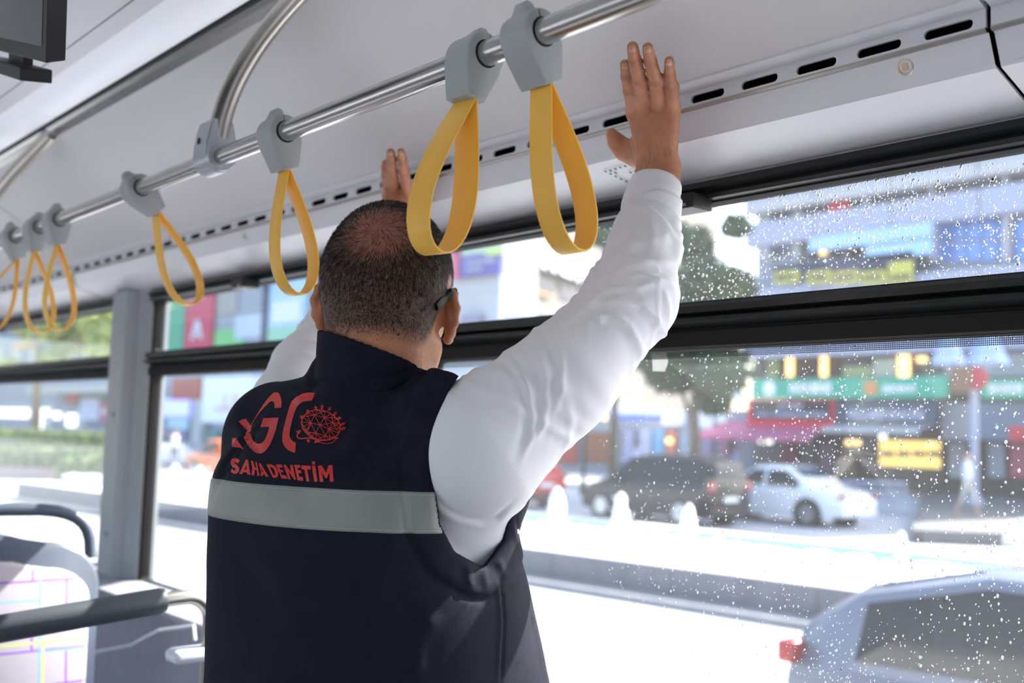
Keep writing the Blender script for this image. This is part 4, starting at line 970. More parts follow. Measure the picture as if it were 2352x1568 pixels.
# printed lettering: outlines laid onto the cloth
M_RED = mat('red print', (.60, .022, .022), .5, noise=.06, nscale=80)
def cast(px, py, off=.0011):
    r = Vector(ray(px, py)); h = BVV.ray_cast(Vector(CAMP)+r*.5, r.normalized(), 3)
    return None if h[0] is None else h[0]-r.normalized()*off
def decal(name, polys, holes=()):
    bm = bmesh.new()
    for outer, hl in polys:
        edges = []
        for loop in [outer]+list(hl):
            pts = []
            for i in range(len(loop)):
                a, b = loop[i], loop[(i+1) % len(loop)]; L = math.hypot(a[0]-b[0], a[1]-b[1]); k = max(1, int(L/6))
                pts += [(a[0]+(b[0]-a[0])*j/k, a[1]+(b[1]-a[1])*j/k) for j in range(k)]
            vs = [bm.verts.new((p[0], p[1], 0)) for p in pts]; edges += [bm.edges.new((vs[i], vs[(i+1) % len(vs)])) for i in range(len(vs))]
        bmesh.ops.triangle_fill(bm, edges=edges, use_beauty=True)
    long_ = [e for e in bm.edges if e.calc_length() > 6 and len(e.link_faces) == 2]
    for _ in range(3):
        long_ = [e for e in bm.edges if e.calc_length() > 7]
        if not long_: break
        bmesh.ops.subdivide_edges(bm, edges=long_, cuts=1); bmesh.ops.triangulate(bm, faces=bm.faces[:])
    dead = []
    for v_ in bm.verts:
        p = cast(v_.co.x, v_.co.y)
        if p is None: dead.append(v_)
        else: v_.co = p
    if dead: bmesh.ops.delete(bm, geom=dead, context='VERTS')
    bmesh.ops.recalc_face_normals(bm, faces=bm.faces)
    me = bpy.data.meshes.new(name); bm.to_mesh(me); bm.free(); o = link(name, me, M_RED, None); o.parent = VEST; return o
def S6(pts): return [(480+x*.16579, 870+y*.16579) for x, y in pts]
def spline(pts, n=4):
    out = []; N = len(pts)
    for i in range(N):
        p0, p1, p2, p3 = pts[(i-1) % N], pts[i], pts[(i+1) % N], pts[(i+2) % N]
        if len(p1) > 2 or len(p2) > 2 and False: pass
        sharp1, sharp2 = len(p1) > 2, len(p2) > 2
        m1 = (0, 0) if sharp1 else ((p2[0]-p0[0])/2, (p2[1]-p0[1])/2); m2 = (0, 0) if sharp2 else ((p3[0]-p1[0])/2, (p3[1]-p1[1])/2)
        if sharp1 and sharp2: out.append(p1[:2]); continue
        if sharp1: m1 = (p2[0]-p1[0], p2[1]-p1[1])
        if sharp2: m2 = (p2[0]-p1[0], p2[1]-p1[1])
        for k in range(n):
            t = k/n; h = (2*t**3-3*t**2+1, t**3-2*t**2+t, -2*t**3+3*t**2, t**3-t**2)
            out.append(tuple(h[0]*p1[j]+h[1]*m1[j]+h[2]*p2[j]+h[3]*m2[j] for j in (0, 1)))
    return out
G = S6(spline([(1000, 398, 1), (1003, 300), (975, 210), (935, 187), (885, 200), (800, 290), (690, 450), (580, 640), (490, 790), (500, 850), (560, 940), (630, 1010), (705, 1032), (770, 1005), (850, 900), (920, 720), (965, 536, 1), (752, 543, 1), (712, 666, 1), (834, 660, 1), (815, 745), (770, 845), (720, 890), (670, 895), (620, 860), (585, 790), (578, 720), (600, 620), (690, 480), (790, 370), (850, 315), (885, 312), (905, 345), (908, 403, 1)]))
Ov = S6(spline([(1475, 195, 1), (1380, 188), (1270, 215), (1160, 295), (1110, 400), (1065, 560), (1030, 700), (1013, 830), (1040, 920), (1100, 985), (1192, 1025, 1), (1205, 884, 1), (1160, 860), (1120, 800), (1120, 720), (1150, 580), (1190, 450), (1235, 365), (1310, 315), (1425, 300, 1)]))
E1 = S6([(412, 590), (460, 560), (515, 552), (545, 600), (578, 650), (535, 712), (500, 690), (460, 640)])
E2 = S6([(322, 820), (380, 820), (405, 870), (450, 930), (495, 992), (440, 952), (318, 940)])
decal('logo_lettering', [(G, []), (Ov, []), (E1, []), (E2, [])])
# the ring emblem with its lattice
def stroke(a, b, w):
    dx, dy = b[0]-a[0], b[1]-a[1]; L = math.hypot(dx, dy) or 1; nx, ny = -dy/L*w/2, dx/L*w/2
    return [(a[0]+nx, a[1]+ny), (b[0]+nx, b[1]+ny), (b[0]-nx, b[1]-ny), (a[0]-nx, a[1]-ny)]
EC = (1550, 640); RXe, RYe = 275, 212
def onring(a): a = math.radians(a); c, s_ = math.cos(a), -math.sin(a); return (EC[0]+RXe*c+40*s_*-.3, EC[1]+RYe*s_+45*c)
polys = []
N = 40; ro = [onring(360*k/N) for k in range(N)]; ri = [((p[0]-EC[0])*.945+EC[0], (p[1]-EC[1])*.94+EC[1]) for p in ro]
polys.append((S6(ro), [S6(ri)]))
decal('emblem_ring', polys)
polys = []
nodes = [(1463, 500), (1597, 535), (1410, 610), (1537, 637), (1714, 607), (1660, 692), (1365, 735), (1478, 747), (1612, 787)]
rim = [onring(a) for a in range(0, 360, 20)]
segs = set()
for i, a in enumerate(nodes):
    for j, b in enumerate(nodes):
        if i < j and math.hypot(a[0]-b[0], a[1]-b[1]) < 190: segs.add((a, b))
    for b in rim:
        if math.hypot(a[0]-b[0], a[1]-b[1]) < 175: segs.add((a, b))
for a, b in sorted(segs): polys.append((S6(stroke(a, b, 9)), []))
for c in nodes: polys.append((S6([(c[0]+15*math.cos(k*math.pi/3), c[1]+15*math.sin(k*math.pi/3)) for k in range(6)]), []))
for b0, tip in (((1300, 545), (1262, 505)), ((1385, 470), (1352, 422)), ((1487, 430), (1472, 366)), ((1563, 422), (1573, 345)), ((1655, 440), (1688, 382)), ((1728, 500), (1772, 452)), ((1775, 560), (1832, 530)), ((1815, 640), (1892, 604)), ((1830, 700), (1898, 667))):
    polys.append((S6(stroke(b0, tip, 12)), [])); mx, my = b0[0]*.45+tip[0]*.55, b0[1]*.45+tip[1]*.55; dx, dy = tip[0]-b0[0], tip[1]-b0[1]; L = math.hypot(dx, dy)
    polys.append((S6(stroke((mx-dy/L*24, my+dx/L*24), (mx+dy/L*24, my-dx/L*24), 13)), []))
    mx, my = b0[0]*.8+tip[0]*.2, b0[1]*.8+tip[1]*.2; polys.append((S6(stroke((mx-dy/L*20, my+dx/L*20), (mx+dy/L*20, my-dx/L*20), 12)), []))
hp = [(1210, 728), (1260, 745), (1225, 760), (1222, 800), (1245, 825), (1320, 822), (1400, 815), (1480, 838), (1560, 850), (1640, 845), (1720, 815), (1790, 822)]
for a, b in zip(hp, hp[1:]): polys.append((S6(stroke(a, b, 17)), []))
hp = [(1500, 865), (1560, 885), (1640, 897), (1710, 880), (1765, 830)]
for a, b in zip(hp, hp[1:]): polys.append((S6(stroke(a, b, 9)), []))
polys.append((S6([(1345, 840), (1400, 838), (1388, 882), (1370, 880)]), [])); polys.append((S6([(1455, 888), (1475, 840), (1560, 850), (1520, 880)]), [])); polys.append((S6(stroke((1210, 730), (1275, 715), 16)), []))
decal('emblem_lattice', polys)
# SAHA DENETiM, letter by letter as strokes of the printed face
def quad(*p): return (S6(p), [])
T = []
# S
T.append((S6(spline([(428, 1130, 1), (400, 1108), (365, 1098), (320, 1110), (302, 1150), (305, 1190), (330, 1220), (362, 1238), (368, 1258), (355, 1270), (335, 1262), (322, 1240, 1), (302, 1282, 1), (325, 1302), (360, 1313), (400, 1300), (418, 1262), (415, 1225), (390, 1196), (362, 1176), (355, 1160), (368, 1150), (385, 1158), (402, 1172, 1)])), []))
T.append((S6([(512, 1115), (540, 1117), (575, 1330), (532, 1322), (528, 1298), (474, 1290), (462, 1318), (418, 1312)]), [S6([(519, 1190), (524, 1258), (492, 1254)])]))
T.append((S6([(582, 1130), (610, 1138), (636, 1225), (658, 1228), (640, 1145), (662, 1150), (702, 1343), (668, 1338), (662, 1262), (636, 1258), (628, 1334), (588, 1330), (600, 1240)]), []))
T.append((S6([(690, 1162), (716, 1170), (828, 1357), (788, 1352), (772, 1325), (742, 1322), (748, 1345), (714, 1340), (722, 1290)]), [S6([(716, 1215), (752, 1292), (734, 1290)])]))
T.append((S6(spline([(795, 1182, 1), (850, 1182), (915, 1210), (955, 1280), (955, 1345), (920, 1370), (885, 1366, 1)])), [S6(spline([(842, 1218, 1), (868, 1222), (900, 1250), (915, 1300), (915, 1330, ), (898, 1332, 1)]))]))
T.append((S6([(925, 1184), (1008, 1186), (1022, 1228), (975, 1226), (983, 1256), (1022, 1260), (1034, 1296), (996, 1292), (1006, 1330), (1064, 1336), (1088, 1384), (1005, 1376)]), []))
T.append((S6([(1030, 1188), (1064, 1190), (1135, 1290), (1125, 1190), (1158, 1190), (1206, 1396), (1180, 1394), (1100, 1275), (1132, 1390), (1100, 1388)]), []))
T.append((S6([(1180, 1190), (1258, 1190), (1270, 1232), (1226, 1230), (1232, 1262), (1272, 1266), (1284, 1306), (1240, 1304), (1250, 1352), (1298, 1358), (1308, 1412), (1226, 1402)]), []))
T.append((S6([(1276, 1198), (1408, 1202), (1410, 1254), (1362, 1254), (1390, 1420), (1352, 1416), (1322, 1254), (1286, 1250)]), []))
T.append((S6([(1424, 1200), (1474, 1200), (1504, 1424), (1460, 1422)]), [])); T.append((S6([(1424, 1140), (1466, 1140), (1472, 1186), (1428, 1184)]), []))
T.append((S6([(1508, 1202), (1562, 1196), (1622, 1300), (1656, 1194), (1710, 1192), (1726, 1420), (1676, 1422), (1668, 1292), (1632, 1374), (1612, 1374), (1562, 1290), (1586, 1424), (1536, 1424)]), []))
decal('back_lettering', T)
# trousers and shoes (below the frame) so that he stands on the floor
M_TRS = mat('dark trousers', (.02, .022, .03), .8); M_SHOE = mat('black shoe leather', (.012, .012, .012), .35)
B = SDF((-1.62, .55, .06), (-.95, 1.2, 1.06), .009)
tc3 = np.array([TC[0], TC[1], 0])
B.loft([(.86, 0, 0, .20, .165, 2.3), (.95, 0, 0, .205, .17, 2.3), (1.05, 0, 0, .21, .17, 2.3)], BROT, TC, 0)
for s in (-1, 1):
    hp_ = tc3+bx*s*.095+np.array([0, 0, .86]); kn = tc3+bx*s*.11+by*.03+np.array([0, 0, .48]); an = tc3+bx*s*.12+np.array([0, 0, .10])
    B.chain([hp_, kn, an], [.115, .080, .062], .04)
link('trousers', B.mesh('trousers'), M_TRS, MAN)
for s in (-1, 1):
    B = SDF((-1.7, .5, -.0), (-.85, 1.3, .14), .006); a = tc3+bx*s*.12
    B.ell(a+by*.05+np.array([0, 0, .045]), (.048, .135, .045), np.stack([bx, by, [0, 0, 1]]), .01); B.cone(a+np.array([0, 0, .05]), a+np.array([0, 0, .10]), .045, .042, .02)
    sl, P = B.sl((-1.7, .5, 0), (-.85, 1.3, .14)); B.f = np.maximum(B.f, .004-P[2]+0*P[0]+0*P[1]).astype(np.float32)
    link('shoe', B.mesh('shoe'), M_SHOE, MAN)
# ------------------------------------------------------------------ the street outside
GZ = -.55
def G(px, py, z=GZ): return Vector(atZ(px, py, z))
M_ROAD = mat('sunlit asphalt', (.42, .42, .43), .85, noise=.08, nscale=.6, bump=.3, bscale=30)
M_PAVE = mat('pale paving', (.42, .42, .43), .8, noise=.08, nscale=1.5)
M_STONE = mat('grey granite', (.15, .15, .165), .75, noise=.15, nscale=3)
M_LIGHTSTONE = mat('light coping stone', (.62, .61, .60), .7, noise=.06, nscale=4)
M_YLINE = mat('yellow road line', (.30, .22, .08), .8)
M_WLINE = mat('white road line', (.75, .75, .75), .8)
M_TEAL = mat('pool water', (.16, .42, .45), .12, spec=.8, bump=.5, bscale=3)
M_FOAM = mat('foam', (.93, .95, .97), .6, sss=0, bump=.4, bscale=14)
struct(MB().box((-260, 1.7, GZ-.3), (120, 36.5, GZ)).build('ground_road', M_ROAD))
struct(MB().box((-260, -30, GZ-.3), (120, 1.695, GZ-.001)).build('ground_near_side', mat('darkened side paving', (.27, .27, .275), .85, noise=.08, nscale=.8)))  # colour darkened in place of shade, to dim its reflection in the panes
# the median follows a line slightly turned to the bus
A_, B_ = G(1216, 1346), G(1800, 1441); du = (B_-A_); du.z = 0; du.normalize(); dn = Vector((-du.y, du.x, 0))
if dn.y < 0: dn = -dn
def med(s, t, z): p = A_+du*s+dn*t; return (p.x, p.y, z)
def mbox(s0, s1, t0, t1, z0, z1, m=None):
    m = m or MB(); vs = [med(s, t, z) for z in (z0, z1) for s, t in ((s0, t0), (s1, t0), (s1, t1), (s0, t1))]
    return m.add(vs, [(0, 3, 2, 1), (4, 5, 6, 7), (0, 1, 5, 4), (1, 2, 6, 5), (2, 3, 7, 6), (3, 0, 4, 7)])
M_PLN = mat('plinth stone', (.24, .24, .25), .75, noise=.08, nscale=3)
F1 = thing('fountain_basin', 'long low grey granite fountain basin with pale coping in the middle of the road', 'fountain', med(0, 2, GZ))
S0, S1 = -18, 16
k = 0; s = S0
while s < S1-.01:
    mbox(s+.006, s+1.19, .0, .45, GZ, GZ+.085).build('kerb_stone', M_STONE, F1) if False else None
    mbox(s+.008, s+1.992, .0, .44, GZ, GZ+.09).build('plinth_block', M_PLN, F1)
    mbox(s+.008, s+1.992, .45, .66, GZ, -.113).build('wall_block', M_STONE, F1)
    mbox(s+.006, s+1.994, .455, 1.25, -.113, -.10).build('coping_slab', M_LIGHTSTONE, F1)
    mbox(s+.006, s+1.994, 5.06, 5.42, GZ, -.08).build('far_coping_slab', M_LIGHTSTONE, F1)
    s += 2
mbox(S0, S1, 1.2, 5.1, GZ, -.30).build('basin_floor', M_TEAL, F1)
mbox(S0, S1, 1.24, 5.09, -.30, -.17).build('water', M_TEAL, F1)
fo = MB(); g = np.random.default_rng(3)
for i in range(2400):
    s_ = g.uniform(S0+1, S1-1); t_ = 1.3+2.95*g.random()**.9; r = g.uniform(.05, .20); c = med(s_, t_, -.168+g.uniform(0, .03))
    fo.add([(c[0]+r*math.cos(a)*g.uniform(.6, 1.2), c[1]+r*math.sin(a)*g.uniform(.6, 1.2), c[2]) for a in [k*math.pi/3 for k in range(6)]]+[(c[0], c[1], c[2]+r*.35)], [(k, (k+1) % 6, 6) for k in range(6)])
fo.build('foam', M_FOAM, F1, smooth=True, kind='stuff')
def jet(px, yt, yb, lab, wpx):
    b = G(px, yb, -.16); d = (b-Vector(CAMP)).dot(Vector(-RM[:, 2])); h = (yb-yt)/FPX*d; w = wpx/FPX*d/2
    T = thing('water_jet', lab, 'water jet', tuple(b), 'foaming jets of the fountain'); g = np.random.default_rng(int(px))
    m = MB(); ks = 16; rings = []; nz = 12
    for i in range(nz+1):
        t = i/nz; r = w*(1.15-.45*t+.12*math.sin(t*9+px)) if t < .9 else w*.62*(1-(t-.9)/.1*.75)
        rings.append([(b.x+math.cos(2*math.pi*k/ks)*r*g.uniform(.85, 1.15), b.y+math.sin(2*math.pi*k/ks)*r*g.uniform(.85, 1.15), b.z+h*t) for k in range(ks)])
    m.loft(rings); m.build('column', M_FOAM, T, smooth=True)
    m = MB()
    for i in range(26):
        a = g.uniform(0, 6.28); rr = w*g.uniform(.9, 1.6); z = b.z+h*g.uniform(0, .95)**1.6; m.sphere((b.x+math.cos(a)*rr, b.y+math.sin(a)*rr, z), w*g.uniform(.08, .2), 6, 4)
    m.build('spray', M_FOAM, T, smooth=True, kind='stuff')
jet(1278, 1120, 1215, 'foaming fountain jet in front of the red car', 34); jet(1424, 1132, 1238, 'foaming fountain jet in front of the dark van\'s front wheel', 34)
jet(1580, 1158, 1275, 'foaming fountain jet in front of the dark van\'s rear', 34); jet(2070, 1222, 1300, 'short foaming jet alone at the right, below the white sedan', 26)
jet(350, 1064, 1135, 'foaming jet left of the three seen through the second window', 24); jet(399, 1066, 1135, 'foaming jet in the middle of the three below the orange taxi', 22); jet(455, 1072, 1138, 'foaming jet nearest the vest, right of the far three', 26)
# road lines and kerbs of the near lane at the left
m = MB(); p, q = G(335, 1192), G(480, 1228); dy = (q-p).normalized(); nn_ = Vector((-dy.y, dy.x, 0)); a = p-dy*40; b = q+dy*1.0
mbox(-46, -8, -.75, -.60, GZ, GZ+.004).build('road_line', M_YLINE, None); o = bpy.data.objects['road_line']; struct(o)
# far pavement and kerb
struct(MB().box((-260, 29.5, GZ), (120, 60, GZ+.15)).build('pavement_far', M_PAVE))
P1 = thing('traffic_island', 'raised pale paved island at right with a pedestrian crossing it', 'island', tuple(G(2230, 1190, GZ)))
ip = [G(2120, 1128, GZ+.30), G(2352, 1138, GZ+.30), G(2700, 1160, GZ+.3), G(2700, 1225, GZ+.3), G(2352, 1225, GZ+.3), G(2095, 1215, GZ+.3)]
M_ISL = mat('island paving', (.105, .105, .108), .8, noise=.1, nscale=2)
MB().prism([(p.x, p.y) for p in ip][::-1], 2, GZ, GZ+.30).build('slab', M_ISL, P1)
# ------------------------------------------------------------------ cars
M_TYRE = mat('tyre', (.02, .02, .02), .8); M_RIM = mat('alloy rim', (.55, .56, .58), .3, metal=.8); M_CGL = mat('car glass', (.010, .014, .013), .08, spec=.35)
M_CHR = mat('headlamp', (.8, .8, .8), .1, metal=.4); M_TAIL = mat('tail lamp', (.30, .008, .01), .2, coat=.5); M_TRIMB = mat('black car trim', (.015, .015, .016), .5); M_PLATE = mat('number plate', (.75, .75, .75), .5)
def paint(n, c): return mat(n, c, .3, spec=.5, coat=.35)
def car(lab, pos, head, pt, L=4.5, W=1.8, H=1.45, kind='sedan', blur=False):
    """car with its nose towards heading 'head' (radians, world); pos = centre on the ground"""
    T = thing('car', lab, 'car', tuple(pos))
    hl = L/2; w = W/2
    if kind == 'sedan': st = [(-1, .50, .66, .66), (-.97, .30, .80, .82), (-.80, .22, .86, .93), (-.62, .2, .88, 1.0), (-.50, .2, .89, 1.18), (-.30, .2, .9, 1.0*H-.02), (-.05, .2, .9, H), (.12, .2, .9, H-.02), (.36, .2, .9, 1.08), (.48, .2, .89, .93), (.70, .2, .84, .84), (.90, .22, .72, .74), (.98, .30, .62, .62), (1, .42, .55, .55)]; gh = (-.62, .46)
    elif kind == 'van': st = [(-1, .45, .9, 1.05), (-.985, .25, .98, 1.30), (-.93, .22, 1.0, H-.12), (-.80, .2, 1.0, H-.03), (-.4, .2, 1.0, H), (0, .2, 1.0, H-.02), (.22, .2, 1.0, H-.10), (.50, .2, 1.0, 1.14), (.62, .2, .97, 1.0), (.82, .2, .88, .88), (.95, .24, .72, .74), (1, .42, .58, .58)]; gh = (-.93, .60)
    else: st = [(-1, .42, .8, .9), (-.97, .25, .88, 1.08), (-.82, .2, .9, 1.30), (-.5, .2, .92, H), (-.1, .2, .92, H), (.1, .2, .92, H-.03), (.38, .2, .92, 1.08), (.5, .2, .9, .96), (.75, .2, .84, .84), (.93, .24, .7, .70), (1, .40, .56, .56)]; gh = (-.85, .5)
    rings = []
    for fx, zb, zl, zt in st:
        ww = w*(1-.16*abs(fx)**4); gl = max(0, min(1, (zt-zl)/.4)); wt = ww*(1-.20*gl)-.02
        rings.append([(fx*hl, -ww*.94, zb), (fx*hl, -ww, zb+(zl-zb)*.35), (fx*hl, -ww, zl-.10), (fx*hl, -ww*.97, zl-.01), (fx*hl, -wt, zt-.05), (fx*hl, -wt+.10, zt), (fx*hl, wt-.10, zt), (fx*hl, wt, zt-.05), (fx*hl, ww*.97, zl-.01), (fx*hl, ww, zl-.10), (fx*hl, ww, zb+(zl-zb)*.35), (fx*hl, ww*.94, zb)])
    ca_, sa = math.cos(head), math.sin(head)
    def X(v): return (pos[0]+v[0]*ca_-v[1]*sa, pos[1]+v[0]*sa+v[1]*ca_, pos[2]+v[2])
    def out(m, name, mt, par=None, **k): m.v = [X(v) for v in m.v]; return m.build(name, mt, par or T, **k)
    out(MB().loft(rings), 'body', pt, smooth=38)
    # glass: side windows between stations, windscreen and rear window
    def P(i, t, sgn, o=.012):
        r = rings[i]; a, b = (Vector(r[3]), Vector(r[4])) if sgn < 0 else (Vector(r[8]), Vector(r[7])); q = a.lerp(b, t); q.y += sgn*o; return q
    idx = [i for i, s_ in enumerate(st) if gh[0]-.01 <= s_[0] <= gh[1]+.01 and s_[3]-s_[2] > .12]
    for sgn in (-1, 1):
        m = MB(); cuts = idx
        mid = len(idx)//2
        for a, b in ((idx[0], idx[mid]), (idx[mid], idx[-1])):
            lo = [P(i, .10, sgn) for i in range(a, b+1)]; hi = [P(i, .90 if st[i][3]-st[i][2] > .3 else .75, sgn) for i in range(a, b+1)]
            if len(lo) > 1:
                gx = .05; lo[0].x += gx; hi[0].x += gx; lo[-1].x -= gx; hi[-1].x -= gx
                k = len(lo); mm = MB().add([tuple(p) for p in lo]+[tuple(p) for p in hi], [(i, i+1, k+i+1, k+i) for i in range(k-1)]); out(mm, 'side_window', M_CGL)
    def cross(i, j, nm):
        a, b = rings[i], rings[j]; o = Vector((-.0, 0, .012)); q = []
        for r, t in ((a, .12), (b, .88)):
            pass
        A0, A1 = Vector(a[5]).lerp(Vector(b[5]), .08), Vector(a[6]).lerp(Vector(b[6]), .08); B0, B1 = Vector(a[5]).lerp(Vector(b[5]), .92), Vector(a[6]).lerp(Vector(b[6]), .92)
        sx = .02 if st[i][0] > 0 else -.02
        out(MB().add([tuple(v+Vector((sx, 0, .012))) for v in (A0, A1, B1, B0)], [(0, 1, 2, 3)]), nm, M_CGL)
    fr = [i for i in range(len(st)) if st[i][0] > 0]
    top = max(i for i in range(len(st)) if st[i][3] > H-.12); cross(top+1, top, 'windscreen')
    bk = min(i for i in range(len(st)) if st[i][3] > H-.14); cross(max(0, bk-1), bk, 'rear_window')
    # wheels
    r = .33 if kind != 'van' else .32
    for fx in (-.60, .62):
        for sgn in (-1, 1):
            c = (fx*hl, sgn*(w-.10), r)
            def disc(rr, y0, y1): return [[(c[0]+q*math.cos(a), c[1]+sgn*y, c[2]+q*math.sin(a)) for a in [2*math.pi*k/20 for k in range(20)]] for q, y in ((rr*.9, y0), (rr, y0+.02), (rr, y1-.02), (rr*.93, y1))]
            ar = MB().loft([[(c[0]+q*math.cos(a), c[1]+sgn*y, c[2]+q*math.sin(a)) for a in [2*math.pi*k/20 for k in range(20)]] for q, y in ((r*1.17, -.1), (r*1.17, .103))]); out(ar, 'wheel_arch', M_TRIMB, smooth=40)
            wh = out(MB().loft(disc(r, -.1, .112)), 'wheel', M_TYRE, smooth=40)
            rm = MB().loft([[(c[0]+q*math.cos(a), c[1]+sgn*y, c[2]+q*math.sin(a)) for a in [2*math.pi*k/20 for k in range(20)]] for q, y in ((r*.66, .105), (r*.64, .118), (r*.2, .114))]); out(rm, 'rim', M_RIM, wh, smooth=40)
    for sgn in (-1, 1):
        out(MB().box((hl*.93, sgn*(w*.62)-.16, .58), (hl*.985, sgn*(w*.62)+.16, .70)), 'headlamp', M_CHR, bevel=.02)
        zt = .82 if kind == 'sedan' else .95
        out(MB().box((-hl*1.003, sgn*(w*.78)-.14, zt-.10), (-hl*.955, sgn*(w*.78)+.12, zt+.02 if kind != 'van' else zt+.12)), 'tail_lamp', M_TAIL, bevel=.02)
        out(MB().box((hl*.30, sgn*(w+.10)-.09, .98), (hl*.34, sgn*(w+.10)+.07, 1.10)), 'wing_mirror', pt, bevel=.02)
    out(MB().box((-hl*1.008, -.26, .60), (-hl*.99, .26, .72)), 'number_plate', M_PLATE)
    out(MB().box((-hl*1.01, -w*.86, .28), (-hl*.96, w*.86, .46)), 'rear_bumper', pt if kind == 'sedan' else M_TRIMB, bevel=.03)
    out(MB().box((hl*.97, -w*.84, .24), (hl*1.01, w*.84, .44)), 'front_bumper', pt if kind == 'sedan' else M_TRIMB, bevel=.03)
    return T
M_CW = paint('white car paint', (.75, .76, .78)); M_CD = mat('dark car paint', (.014, .010, .016), .35, spec=.4, coat=.15); M_CR = paint('red car paint', (.55, .025, .03)); M_CO = paint('orange taxi paint', (.85, .16, .01)); M_CG = paint('silver blue car paint', (.10, .12, .17))
hd = math.pi+math.radians(1)
dvec = Vector((-1, 0, 0))
def carpos(px, py, s): p = G(px, py); return (p.x+s, p.y, GZ)
rear_w = G(1872, 1212); car('white sedan behind the dark van, its rear end clear of it', (rear_w.x-.60*2.3-.25, rear_w.y+.85, GZ), hd, M_CW, 4.6, 1.8, 1.46)
p = G(1690, 1222); car('dark people carrier with a pale roof glare, between the red car and the white sedan', (p.x-2.9, p.y+.8, GZ), hd, M_CD, 4.2, 1.75, 1.68, 'van')
p = G(1262, 1178); car('red hatchback just right of the man\'s arm', (p.x-3.1, p.y+.8, GZ), hd, M_CR, 4.1, 1.75, 1.45, 'hatch')
p = G(2262, 1278); car('white car entering at the right edge of the photo', (p.x+2.55, p.y+.9, GZ), hd, M_CW, 4.5, 1.8, 1.42)
p = G(420, 1094); car('orange taxi seen between the pillar and the vest', (p.x+2.2, p.y+.9, GZ), hd+math.pi, M_CO, 4.5, 1.75, 1.48)
p = G(352, 1072); car('white car left of the orange taxi', (p.x-1.5, p.y+.9, GZ), hd+math.pi, M_CW, 4.4, 1.75, 1.46)
near = car('dark-glassed silver-blue car close beside the bus at the lower right, seen from above its roof', (-1.45, 6.0, GZ), math.radians(1), M_CG, 4.5, 1.86, 1.47, 'hatch')
# ------------------------------------------------------------------ people in the street (small and far)
def figure(px, yfeet, zg, h, top, bot, lab, hd_=0, stride=.12, skinc=(.5, .3, .22)):
    f = Vector(atZ(px, yfeet, zg)); T = thing('person', lab, 'person', tuple(f), 'passers-by across the road')
    s = h/1.75; cx_, sx_ = math.cos(hd_), math.sin(hd_)
    def W_(v): return Vector((f.x+(v[0]*cx_-v[1]*sx_)*s, f.y+(v[0]*sx_+v[1]*cx_)*s, f.z+v[2]*s))
    bm = bmesh.new(); me = bpy.data.meshes.new('body'); J = {'pel': (0, 0, .93), 'ch': (0, 0, 1.25), 'nk': (0, 0, 1.45), 'h0': (.01, 0, 1.56), 'h1': (.02, 0, 1.68)}
    for sd_, sg in (('l', 1), ('r', -1)):
        J.update({'hip'+sd_: (0, sg*.09, .90), 'kn'+sd_: (sg*stride*.6+.03, sg*.10, .50), 'an'+sd_: (sg*stride*1.2-.03, sg*.10, .07), 'to'+sd_: (sg*stride*1.2+.13, sg*.11, .03), 'sh'+sd_: (0, sg*.17, 1.42), 'el'+sd_: (-sg*.05, sg*.23, 1.14), 'ha'+sd_: (-sg*.03+.10, sg*.24, .90), 'fi'+sd_: (-sg*.03+.15, sg*.23, .81)})
    E_ = [('pel', 'ch'), ('ch', 'nk'), ('nk', 'h0'), ('h0', 'h1')]
    for q in 'lr': E_ += [('pel', 'hip'+q), ('hip'+q, 'kn'+q), ('kn'+q, 'an'+q), ('an'+q, 'to'+q), ('ch', 'sh'+q), ('sh'+q, 'el'+q), ('el'+q, 'ha'+q), ('ha'+q, 'fi'+q)]
    R_ = dict(pel=.14, ch=.15, nk=.055, h0=.085, h1=.09, hip=.09, kn=.06, an=.045, to=.035, sh=.06, el=.042, ha=.032, fi=.022)
    ks = list(J); vs = [W_(J[k]) for k in ks]
    me.from_pydata([tuple(v) for v in vs], [(ks.index(a), ks.index(b)) for a, b in E_], []); o = bpy.data.objects.new('body', me); COL.objects.link(o)
    sk = o.modifiers.new('skin', 'SKIN'); o.modifiers.new('sub', 'SUBSURF').levels = 1
    for i, k in enumerate(ks):
        r = (R_.get(k) or R_[k[:-1]])*s; me.skin_vertices[0].data[i].radius = (r, r)
    me.skin_vertices[0].data[0].use_root = True
    m1 = mat('cloth '+lab[:20], top, .8); m2 = mat('legs '+lab[:20], bot, .8); m3 = mat('skin '+lab[:20], skinc, .5)
    me.materials.append(m1); o.parent = T; o.matrix_parent_inverse = Matrix.Translation(-Vector(f))
    # one continuous body, its materials by height
    dg = bpy.context.evaluated_depsgraph_get(); em = bpy.data.meshes.new_from_object(o.evaluated_get(dg)); o.modifiers.clear(); o.data = em
    em.materials.clear()
    for q in (m1, m2, m3): em.materials.append(q)
    for pl_ in em.polygons:
        z = (pl_.center.z-f.z)/s if True else 0
        pl_.material_index = 2 if z > 1.46 or (z < .95 and math.hypot(pl_.center.x-f.x, pl_.center.y-f.y) > .2*s) else (1 if z < .93 else 0)
    em.shade_smooth()
    hh = W_((-.0, 0, 1.70)); m = MB(); m.sphere((hh.x, hh.y, hh.z), (.092*s, .092*s, .075*s), 10, 6); m.build('hair', M_HAIR, T, smooth=True)
    return T
WH = (.75, .75, .80); NV = (.05, .06, .12)
figure(2222, 1188, GZ+.30, 1.72, WH, (.55, .52, .5), 'pedestrian in white top walking across the paved island', .3, .22)
